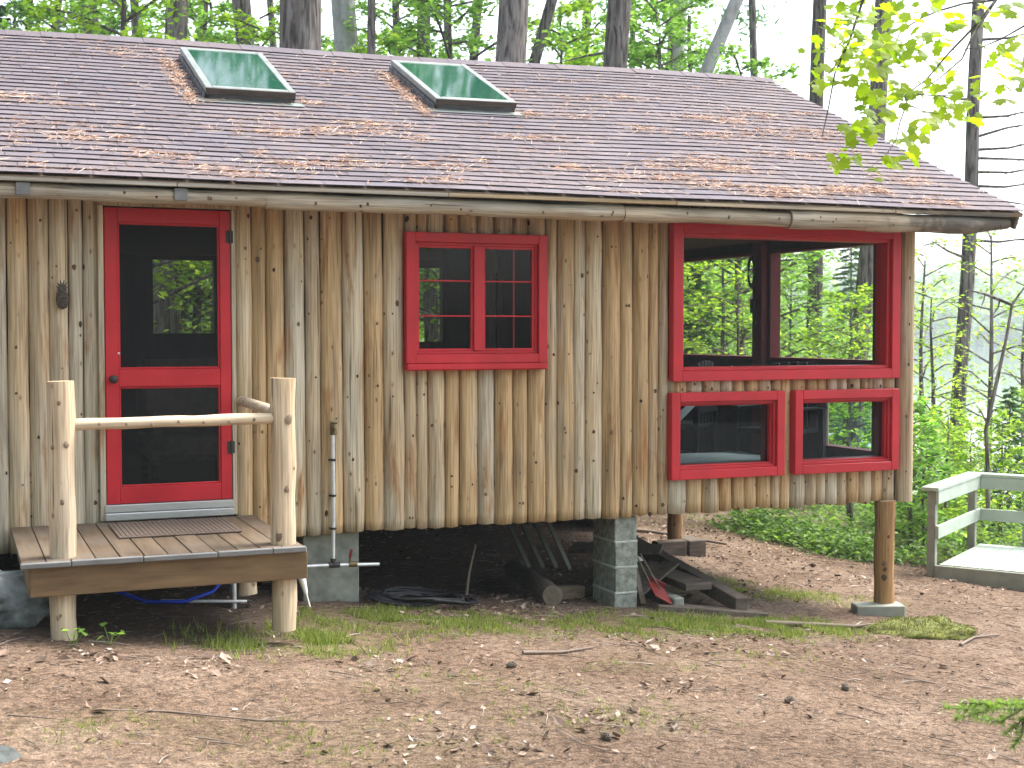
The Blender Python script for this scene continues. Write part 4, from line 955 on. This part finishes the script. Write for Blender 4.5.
for pr, px, dp, s, lab in UND:
    fir = pr in FR; plant('fir_tree' if fir else ('sapling' if pr in SP or pr in SX else 'broadleaf_tree'), 'tree', pr, px, dp, s, lab)

# more understory filling the wood behind the roof
random.seed(19)
for i in range(30):
    px = -60+i*28+random.uniform(-10, 10); dp = random.uniform(27, 41); q = random.choice([BL[0], BL[1], BL[2], BL[2]])
    if px > 690: dp += 6
    plant('broadleaf_tree', 'tree', q, px, dp, random.uniform(.85, 1.25) if px < 700 else random.uniform(.6, .75), 'one of the many leafy understory trees in the wood behind the cabin', 'understory trees in the wood behind the cabin')
# low undergrowth bank behind (uncountable)
rng = np.random.default_rng(5)
Ps = []
for i in range(900):
    px = rng.uniform(660, 1080); dp = rng.uniform(15.2, 34); p = at(px, 384, dp)
    if px < 770 and dp < 24: continue
    if px < 880 and dp < 25-(px-770)*.055: continue
    if dp < 16.5-(px-880)*.02: continue
    lx, ly = (p-O).dot(u), (p-O).dot(w_)
    if -.45 < lx < 2.1 and -.5 < ly < 4: continue
    z = ground(p.x, p.y)
    if z < LAKE+.1: continue
    hh = rng.uniform(.15, .6); n_ = 55; P = np.array([p.x, p.y, z])[None]+rng.normal(0, 1, (n_, 3))*np.array([.28, .28, 0]); P[:, 2] += rng.uniform(.03, 1, n_)**.8*hh; Ps.append(P)
for i in range(140):   # tuft line at the left of the boardwalk
    p = Vector((rng.uniform(9.75, 10.6), rng.uniform(3.3, 6.5), 0)); z = ground(p.x, p.y); hh = rng.uniform(.1, .4); n_ = 50
    P = np.array([p.x, p.y, z])[None]+rng.normal(0, 1, (n_, 3))*np.array([.2, .2, 0]); P[:, 2] += rng.uniform(.03, 1, n_)*hh; Ps.append(P)
P = np.concatenate(Ps)
tag(quads('undergrowth', leaves(P, .075), mats=M['fern']), kind='stuff')
# woodland mass far behind
Ps = []
for i in range(430):
    px = rng.uniform(-120, 870); dp = rng.uniform(44, 70); p = at(px, 384, dp); z = max(ground(p.x, p.y), LAKE); top = rng.uniform(5, 15) if px < 740 else rng.uniform(3, 9)
    n_ = 150; P = np.array([p.x, p.y, z+top*.5])[None]+rng.normal(0, 1, (n_, 3))*np.array([1.6, 1.6, top*.22]); Ps.append(P)
P = np.concatenate(Ps); P = P[P[:, 2] > LAKE+.1]
tag(quads('background_woodland', leaves(P, .34), mats=M['far']), 'hazy green mass of woodland far behind the cabin', 'woodland', kind='stuff')
# unseen wood behind and left of the camera, added to shade the wall
Ps = []
for i in range(900):
    a = rng.uniform(R(95), R(285)); d_ = rng.uniform(15, 30); x, y = math.sin(a)*d_, -CAM_D+math.cos(a)*d_
    if x > 8 and y > -14: continue
    if y > -12 and x > -9: continue
    if a < R(155): continue
    z = rng.uniform(0, 19); n_ = 130; P = np.array([x, y, z])[None]+rng.normal(0, 1, (n_, 3))*np.array([1.2, 1.2, .8]); Ps.append(P)
P = np.concatenate(Ps); P = P[P[:, 2] > 0]
tag(quads('shade_woodland', leaves(P, .42), mats=M['fir']), 'unseen wood on the near side of the clearing, added to shade the cabin', 'woodland', kind='stuff')
# far shore: hill with forest
hs = MB(); pts = []
n = 60
for i in range(n+1):
    a = R(14+60*i/n); d_ = 470+30*math.sin(i*.5); h = 16+8*math.sin(i*.31)+4*math.sin(i*1.1); pts.append((a, d_, h))
for i in range(n):
    q = []
    for (a, d_, h) in (pts[i], pts[i+1]):
        q += [Vector((math.sin(a)*d_, math.cos(a)*d_, LAKE-.5)), Vector((math.sin(a)*(d_+90), math.cos(a)*(d_+90), h)), Vector((math.sin(a)*(d_+300), math.cos(a)*(d_+300), LAKE-1))]
    hs.add(q, [(0, 3, 4, 1), (1, 4, 5, 2)], 0, True)
tag(hs.build('hills', flat('far_hill', (.05, .09, .04), .9, .3, .05)), kind='structure')
Ps = []
for i in range(2600):
    a = R(rng.uniform(15, 72)); u_ = rng.uniform(0, 1)**1.3; d_ = 468+95*u_; z = LAKE+u_*(20)-1; hh = rng.uniform(9, 17)
    n_ = 26; q = rng.uniform(0, 1, n_); P = np.array([math.sin(a)*d_, math.cos(a)*d_, z])[None]+rng.normal(0, 1, (n_, 3))*np.stack([2.6*(1-q)+.4, 2.6*(1-q)+.4, 0*q], 1); P[:, 2] += q*hh; Ps.append(P)
tag(quads('far_shore_forest', leaves(np.concatenate(Ps), 3.2), mats=M['far']), 'pale hazy forest along the far shore of the lake', 'forest', kind='stuff')

# ------------------------------------------------------------------ maple branch, upper right
LEAF = [(0, -.36), (.14, -.32), (.40, -.36), (.37, -.16), (.58, .10), (.42, .16), (.40, .34), (.20, .30), (0, .60), (-.20, .30), (-.40, .34), (-.42, .16), (-.58, .10), (-.37, -.16), (-.40, -.36), (-.14, -.32)]
mt_ = thing('maple_tree', 'maple whose bright yellow green leafy branches hang over the right end of the roof', 'tree', (7.4, -4.6, ground(7.4, -4.6)))
e = MB(); e.tube([(7.4, -4.6, ground(7.4, -4.6)-.3), (7.35, -4.5, 1.5), (7.2, -4.3, 4), (7.0, -4.0, 7)], [.14, .12, .10, .05], 12, 0, False, None, .06, 2); e.build('trunk', M['bark'], mt_)
D0 = 7.6
TW = [([(1140, -160, 7.2), (1060, -70, 7.3), (996, 0, 7.4), (975, 26, 7.4), (948, 54, 7.5), (926, 80, 7.5), (905, 95, 7.6)], .012),
      ([(996, 0, 7.4), (973, 35, 7.3), (962, 59, 7.2), (941, 77, 7.2), (917, 94, 7.1)], .008),
      ([(996, 0, 7.4), (964, 3.5, 7.6), (940, 10.5, 7.7), (922, 17.6, 7.8), (901, 30.5, 7.9), (893, 48, 7.9), (880, 66, 7.9), (872, 90, 7.9)], .007),
      ([(1100, -10, 7.0), (1024, 26, 7.0), (1001, 39, 7.0), (980, 48, 7.0), (952, 50, 7.0)], .008),
      ([(940, -90, 8.2), (880, -30, 8.1), (863, 0, 8.0), (849, 42, 8.0), (835, 73, 8.0), (828, 110, 8.0), (822, 137, 8.0)], .011),
      ([(849, 42, 8.0), (840, 58, 8.0), (832, 70, 8.0), (826, 76, 8.0)], .006), ([(838, 65, 8.0), (850, 74, 8.0), (868, 78, 8.0)], .004),
      ([(905, 95, 7.6), (907, 103, 7.6), (900, 122, 7.6), (896, 140, 7.6), (886, 155, 7.6), (872, 166, 7.6)], .006), ([(917, 94, 7.2), (935, 96, 7.2), (955, 95, 7.2)], .004), ([(905, 103, 7.6), (925, 112, 7.6), (962, 117, 7.6)], .004), ([(863, 0, 8), (845, 10, 8), (830, 18, 8)], .004)]
for tw, r in TW:
    e = MB(); pts = [at(*q) for q in tw]; k = len(pts); e.tube(pts, [r*(1-.75*i/(k-1)) for i in range(k)], 6, 0, False, None, .1, 20); e.build('branch', M['iron'] if False else M['bark'], mt_)
rng = np.random.default_rng(77)
CL = [(845, 13, 7), (862, 18, 6), (816, 47, 5), (838, 33, 6), (848, 48, 6), (866, 40, 7), (885, 42, 7), (900, 22, 6), (850, 67, 5), (827, 78, 5), (870, 83, 6), (895, 93, 6), (905, 66, 4), (858, 80, 4), (885, 100, 6), (860, 115, 5), (875, 121, 6), (865, 129, 5), (850, 136, 5), (872, 50, 6), (880, 58, 6), (893, 52, 5), (862, 62, 4),
      (915, 50, 5), (940, 30, 5), (960, 20, 4), (985, 10, 5), (1010, 10, 5), (1018, 40, 4), (1005, 60, 4), (1020, 60, 5), (1003, 90, 2), (1020, 88, 4), (960, 92, 5), (975, 90, 4), (950, 100, 4), (963, 118, 5), (930, 125, 4), (910, 130, 4), (940, 110, 4), (863, 158, 4), (843, 166, 4), (885, 160, 3), (912, 157, 5), (935, 60, 4), (920, 85, 4), (995, 55, 4), (1040, 30, 6), (1035, -20, 8), (980, -25, 8), (920, -20, 8), (860, -25, 8), (900, 10, 4), (930, 8, 4), (873, 100, 4), (872, 8, 4), (838, 22, 4)]
LV = []
for (px, py, c) in CL:
    base = 8.0 if px < 880 else 7.5
    for j in range(int(c*2.2)):
        p = at(px+rng.normal(0, 9), py+rng.normal(0, 7), base+rng.normal(0, .22)); s = rng.uniform(.05, .095)
        nr = Vector((rng.normal(-.15, .45), rng.normal(-.45, .4), rng.normal(.75, .3))).normalized(); a = rng.uniform(0, 6.28)
        t = Vector((math.cos(a), math.sin(a), -.5)); t = (t-nr*t.dot(nr)).normalized(); b2 = nr.cross(t)
        LV.append([p+t*(y_*s)+b2*(x_*s)-nr*(s*.35*(x_*x_+max(0, y_)**2*.6)) for x_, y_ in LEAF])
quads('foliage', np.array([[tuple(v) for v in l] for l in LV]).reshape(-1, 3), mats=M['maple'], parent=mt_, k=len(LEAF))

# fir bough lower right, near the camera
ft_ = thing('fir_sapling', 'fir sapling just outside the right edge with a drooping bough reaching into the yard', 'tree', gpt(*at(1190, 690, 5.0).xy))
b0 = gpt(*at(1190, 690, 5.0).xy)
e = MB(); e.tube([b0-Vector((0, 0, .2)), b0+Vector((.02, 0, .9)), b0+Vector((0, .02, 1.7))], [.03, .02, .006], 8, 0, False); e.build('trunk', M['bark'], ft_)
PP = []; TT = []; e = MB()
def bough(path, L0):
    pts = [at(*q) for q in path]; e.tube(pts, [.005*(1-.6*i/(len(pts)-1)) for i in range(len(pts))], 5, 0, False)
    for i in range(len(pts)-1):
        a, b2 = pts[i], pts[i+1]; n_ = int((b2-a).length*900)
        for j in range(n_):
            q = random.random(); p = a.lerp(b2, q); d = (b2-a).normalized(); sd = Vector((random.gauss(0, 1), random.gauss(0, 1), random.gauss(0, .6))); sd = (sd-d*sd.dot(d)).normalized()
            PP.append(tuple(p)); TT.append(tuple((sd+d*.7).normalized()))
bough([(1190, 680, 5.0), (1120, 690, 5.0), (1060, 700, 4.9), (1024, 708, 4.85), (985, 710, 4.8), (945, 708, 4.75)], .02)
bough([(1060, 700, 4.9), (1024, 718, 4.85), (1005, 735, 4.8)], .02); bough([(1024, 708, 4.85), (1000, 722, 4.85), (975, 718, 4.85)], .02); bough([(1060, 700, 4.9), (1030, 704, 4.8), (1000, 703, 4.7)], .02); bough([(985, 710, 4.8), (968, 716, 4.8), (955, 718, 4.8)], .02); bough([(1000, 708, 4.8), (985, 704, 4.7), (962, 703, 4.7)], .02); bough([(1024, 718, 4.85), (1022, 735, 4.8), (1012, 748, 4.8)], .02)
e.build('bough', M['twig'], ft_)
quads('needles', blades(np.array(PP), np.array(TT), .028*rng.uniform(.7, 1.2, len(PP)), .0045), mats=M['fir_y'], parent=ft_)

# ------------------------------------------------------------------ litter, needles, twigs, grass
rng = np.random.default_rng(3)
def scatter(n, x0, x1, y0, y1):
    X = rng.uniform(x0, x1, n); Y = rng.uniform(y0, y1, n); return X, Y
def gz_(X, Y): return np.array([ground(float(a), float(b)) for a, b in zip(X, Y)])
X, Y = scatter(56000, -.6, 10.5, -5.6, 6); keep = rng.uniform(0, 1, len(X)) < np.where(Y < -1.2, 1, .65); X, Y = X[keep], Y[keep]
Z = gz_(X, Y)+.006; a = rng.uniform(0, 2*np.pi, len(X)); T = np.stack([np.cos(a), np.sin(a), rng.normal(0, .10, len(X))], 1)
tag(quads('needle_duff', blades(np.stack([X, Y, Z], 1), T, rng.uniform(.03, .10, len(X)), .0032), mats=M['needle_g']), kind='stuff')
X, Y = scatter(15000, -.6, 11, -5.6, 9)
keep = rng.uniform(0, 1, len(X)) < np.array([.35+.6*mnoise.noise((float(x)*.9, float(y)*.9, 2.2))+(.7 if (y > 1.2 and x > 6) else 0)+(.25 if (3 < x < 5 and -.6 < y < 1.5) else 0) for x, y in zip(X, Y)]); X, Y = X[keep], Y[keep]
for (cx, cy, r_, k_) in ((3.05, -3.35, .25, 90), (2.2, -3.75, .3, 90), (1.2, -2.2, .2, 50), (4.6, -1.5, .25, 60), (.7, -1.95, .15, 40), (5.5, -1.15, .25, 60), (2.4, -2.0, .25, 50), (4.0, -2.6, .2, 45), (3.5, -.35, .35, 120), (4.2, -.1, .35, 130), (7.6, 3.8, .9, 300), (8.6, 5.5, 1.2, 400)):
    X = np.concatenate([X, rng.normal(cx, r_, k_)]); Y = np.concatenate([Y, rng.normal(cy, r_*.6, k_)])
P = np.stack([X, Y, gz_(X, Y)+.010], 1); n_ = len(P); t, b, nr = rotbasis(n_); s = (rng.uniform(.007, .026, n_)*np.where(rng.uniform(0, 1, n_) < .10, 1.9, 1))[:, None]; cu = rng.uniform(-.1, .45, n_)[:, None]
A0, A1, A2, A3 = P-t*s+nr*s*cu*.5, P+b*s*.62+nr*s*cu, P+t*s*1.1+nr*s*cu*.8, P-b*s*.55+nr*s*rng.uniform(-.1, .5, (n_, 1))
Mid = P+t*s*.1
fan = np.stack([A0, A1, Mid, A0*0+Mid, A1, A2, Mid+0, A2, A3, Mid, A3, A0], 1)  # four triangles
F3 = fan.reshape(-1, 3)
V5 = np.stack([A0, A1, A2, A3, Mid], 1).reshape(-1, 3); o5 = np.arange(n_)[:, None]*5
F3 = np.concatenate([o5+np.array([[0, 1, 4]]), o5+np.array([[1, 2, 4]]), o5+np.array([[2, 3, 4]]), o5+np.array([[3, 0, 4]])])
tag(quads('leaf_litter', V5, F3, M['litter'], k=3), kind='stuff')
tw = MB()
for i in range(900):
    x, y = random.uniform(-.4, 9.5), random.uniform(-5.2, 3.5); a = random.uniform(0, 6.28); L = random.choice([.05, .07, .09, .12, .18, .25]); p = gpt(x, y, .008); q = gpt(x+math.cos(a)*L, y+math.sin(a)*L, .010)
    mid = p.lerp(q, .5)+Vector((random.uniform(-.01, .01), random.uniform(-.01, .01), .004)); tw.tube([p, mid, q], [random.uniform(.002, .0045), .003, .0015], 4, 0, False)
tag(tw.build('twig_litter', M['twig']), kind='stuff')
def stick(path, r, label, group='fallen sticks on the yard'):
    b = MB(); pts = [gpt(x, y, r) for x, y in path]; b.tube(pts, [r*(1-.5*i/(len(pts)-1)) for i in range(len(pts))], 6, 0, True, None, .2, 12)
    a, c = pts[len(pts)//2], pts[-1]; b.tube([a, a.lerp(c, .4)+Vector((.05, .08, .01))], [r*.5, r*.2], 5, 0, False)
    tag(b.build('fallen_stick', M['twig'], None, pts[0]), label, 'stick', group)
stick([(.62, -3.0), (.95, -3.05), (1.35, -3.2), (1.75, -3.25)], .006, 'long thin stick lying at the near left of the yard')
stick([(3.35, -1.75), (3.65, -1.68), (3.95, -1.55)], .013, 'grey stick on the bare ground right of the yard centre')
stick([(5.9, -.62), (6.35, -.60), (6.75, -.62), (7.0, -.55)], .022, 'thick crooked stick in front of the moss mound')
stick([(7.3, 5.4), (7.9, 4.9), (8.5, 4.2)], .03, 'long stick on the leafy slope behind the cabin')
stick([(7.2, -1.35), (7.6, -1.05), (7.95, -.95)], .014, 'stick on the ground below the boardwalk')
stick([(3.4, -3.6), (3.47, -3.52), (3.52, -3.42)], .012, 'short pale stick near the bottom centre of the yard')

for (x, y, lab) in ((3.15, -2.05, 'dark pine cone on bare ground left of the yard centre'), (4.52, -3.0, 'dark pine cone low in the right half of the yard'), (2.95, -3.75, 'dark pine cone near the bottom edge of the yard'), (5.1, -2.75, 'small pine cone far right of the yard foreground')):
    b = MB(); p = gpt(x, y, .018); a = x*7
    for i in range(9):
        for k in range(7):
            an = k*.9+i*.45; rr = .019*math.sin(math.pi*(i+1.2)/10.5); q = p+Vector((math.cos(a), math.sin(a), 0))*(i*.0075-.03)+Vector((-math.sin(a)*math.cos(an), math.cos(a)*math.cos(an), math.sin(an)))*rr
            b.sphere(q, .0065, 1)
    tag(b.build('pine_cone', M['oldlog'], None, p), lab, 'pine cone', 'pine cones on the yard')
# grass tufts
Ps = []; Ts = []; Ls = []
for (cx, cy, rx, ry, s) in PATCH:
    nt = int(420*rx*ry*s*(20 if s > .45 else 9))
    for _ in range(nt):
        x, y = cx+rng.normal(0, rx*.62), cy+rng.normal(0, ry*.62)
        if (.35 < x < 2.05 and y > -1.5 and y < -.05) and rng.uniform() < .8: continue
        if mnoise.noise((x*3, y*3, 8)) < -.1: continue
        z = ground(x, y); hgt = rng.uniform(.02, .055)*(1.8 if s > .95 else 1)*(.7 if s < .3 else 1)
        for __ in range(4): Ps.append((x+rng.normal(0, .012), y+rng.normal(0, .012), z)); Ts.append((rng.normal(0, .5), rng.normal(0, .5), 1)); Ls.append(hgt*rng.uniform(.6, 1.2))
T = np.array(Ts); T /= np.linalg.norm(T, axis=1)[:, None]
tag(quads('grass', blades(np.array(Ps), T, np.array(Ls), .0055), mats=M['grass']), kind='stuff')
# moss mound by the corner post
mm = MB(); mm.sphere((7.22, -.80, ground(7.22, -.8)-.03), 1, 4, 0, (.50, .34, .125), .30, 3, 2.2); 
mmo = mm.build('moss_mound', flat('moss_base', (.11, .12, .03), .95, .5, 14, bump=.6), None, (7.22, -.8, ground(7.22, -.8)))
tag(mmo, 'yellow green mossy mound in front of the corner post', 'moss')
Pm = []
for _ in range(6000):
    v = rng.normal(0, 1, 3); v[2] = abs(v[2]); v /= np.linalg.norm(v); v = Vector(v); k_ = 1+.30*mnoise.noise(v*2.2+Vector((3, 0, 0)))+.12*mnoise.noise(v*6.6+Vector((3, 0, 0))); Pm.append((v[0]*.50*k_, v[1]*.34*k_, v[2]*.125*k_-.03))
Pm = np.array(Pm); Tm = Pm/np.array([.23, .13, .03]); Tm /= np.linalg.norm(Tm, axis=1)[:, None]; Tm += rng.normal(0, .4, Tm.shape)
quads('moss_tufts', blades(Pm*1.0+np.array([7.22, -.80, ground(7.22, -.8)]), Tm, rng.uniform(.006, .018, len(Pm)), .006), mats=M['moss'], parent=mmo)
# broad-leaved weed at the left porch post
def weed(x, y, label):
    t = thing('weed', label, 'plant', gpt(x, y)); L = []
    for i in range(6):
        a = i*2.4; r = random.uniform(.02, .08); p = gpt(x, y, random.uniform(.04, .12))+Vector((math.cos(a)*r, math.sin(a)*r, 0)); L.append(p)
    quads('leaf', leaves(np.array([tuple(p) for p in L]), .065, .7), mats=M['leaf'], parent=t)
    e = MB()
    for p in L: e.tube([gpt(x, y), p], .002, 4, 0, False)
    e.build('stem', M['fir_y'], t)
weed(.83, -1.62, 'small broad leaved weed at the foot of the left porch post')
weed(.62, -1.66, 'low weed growing against the left porch post')

# pine needles on the roof
Ps = []; Ts = []
def clump(x, s, n_, sx, ss, ang=None):
    for _ in range(n_):
        xx, s2 = x+rng.normal(0, sx), s+rng.normal(0, ss)
        if not (.01 < s2 < .985 and -1 < xx < 8.5): continue
        a = rng.uniform(0, 6.28) if ang is None else rng.normal(ang, .6)
        p = roof(xx, s2, .024+rng.uniform(0, .014)); t = (roof(xx+math.cos(a)*.05, s2+math.sin(a)*.012, .024+rng.normal(0, .003))-roof(xx, s2, .024)).normalized(); Ps.append(tuple(p)); Ts.append(tuple(t))
for i in range(80):
    s = rng.uniform(0, 1)**1.7*.9; x = rng.uniform(0, 8.3); clump(x, s, int(rng.uniform(12, 70)), rng.uniform(.05, .20), rng.uniform(.006, .018))
for (px, py) in ((0, 0),): pass
for (x, s) in ((6.2, .05), (6.6, .06), (5.7, .07), (5.2, .11), (7.1, .09), (6.9, .30), (6.5, .42), (6.9, .55), (7.2, .48), (7.8, .16), (5.6, .2), (4.5, .35), (3.4, .12), (2.4, .10), (1.3, .12), (.9, .2), (2.3, .3), (3.2, .4), (6.0, .25), (6.1, .18), (7.4, .62), (7.8, .5), (3.0, .33), (.4, .45)): clump(x, s, 130, .22, .016)
for sx0 in (1.88, 3.88):
    for s in np.linspace(.50, .80, 8): clump(sx0-.06, s, 60, .05, .02, 1.57)
    clump(sx0+.95, .53, 80, .09, .012)
for _ in range(1500): clump(rng.uniform(0, 8.4), rng.uniform(0, .95), 1, .1, .01)
P, T = np.array(Ps), np.array(Ts)
tag(quads('roof_needles', blades(P, T, rng.uniform(.05, .12, len(P)), .0042), mats=M['needle']), kind='stuff')
for o in list(COL.objects):
    if o.get('kind') == 'stuff' and not o.get('label'): pass

# ------------------------------------------------------------------ lakeside haze
hz = MB(); hz.box(-60, 800, -60, 800, -8.2, 48, 0)
m = N('haze_air'); pv = m.n('VolumePrincipled', {'Color': (.86, .95, 1., 1), 'Density': .0008, 'Anisotropy': .3}); m.t.links.new(pv.outputs[0], m.out.inputs['Volume'])
ho = hz.build('haze', m.m); tag(ho, kind='stuff')

# ------------------------------------------------------------------ light
W = bpy.data.worlds.new('World'); SC.world = W; W.use_nodes = True; nt = W.node_tree; nt.nodes.clear()
SUN_EL, SUN_AZ = R(58), R(82)      # azimuth from +Y towards +X: light from the right, on the camera's side
sky = nt.nodes.new('ShaderNodeTexSky'); sky.sky_type = 'NISHITA'; sky.sun_disc = False; sky.sun_elevation = SUN_EL; sky.sun_rotation = SUN_AZ; sky.air_density = 1.0; sky.dust_density = 4.0; sky.ozone_density = 1.0; sky.altitude = 100
bg = nt.nodes.new('ShaderNodeBackground'); bg.inputs['Strength'].default_value = .15; wo = nt.nodes.new('ShaderNodeOutputWorld')
oc = nt.nodes.new('ShaderNodeHueSaturation'); oc.inputs['Saturation'].default_value = .55; nt.links.new(sky.outputs[0], oc.inputs['Color']); nt.links.new(oc.outputs[0], bg.inputs[0]); nt.links.new(bg.outputs[0], wo.inputs[0])
sl_ = bpy.data.lights.new('sun', 'SUN'); sl_.energy = 1.7; sl_.angle = R(25); sl_.color = (1, .96, .90)
so2 = bpy.data.objects.new('sun', sl_); COL.objects.link(so2)
dv = Vector((math.sin(SUN_AZ)*math.cos(SUN_EL), math.cos(SUN_AZ)*math.cos(SUN_EL), math.sin(SUN_EL))); so2.rotation_euler = dv.to_track_quat('Z', 'Y').to_euler(); so2.location = (5, -8, 12)
SC.view_settings.view_transform = 'Standard'; SC.view_settings.look = 'None'; SC.view_settings.gamma = 1; SC.view_settings.use_curve_mapping = False
SC.view_settings.exposure = 2.05
SC.render.engine = 'CYCLES'; SC.cycles.max_bounces = 8; SC.cycles.transparent_max_bounces = 16; SC.cycles.use_denoising = True
SC.cycles.caustics_reflective = False; SC.cycles.caustics_refractive = False; SC.cycles.sample_clamp_indirect = 6
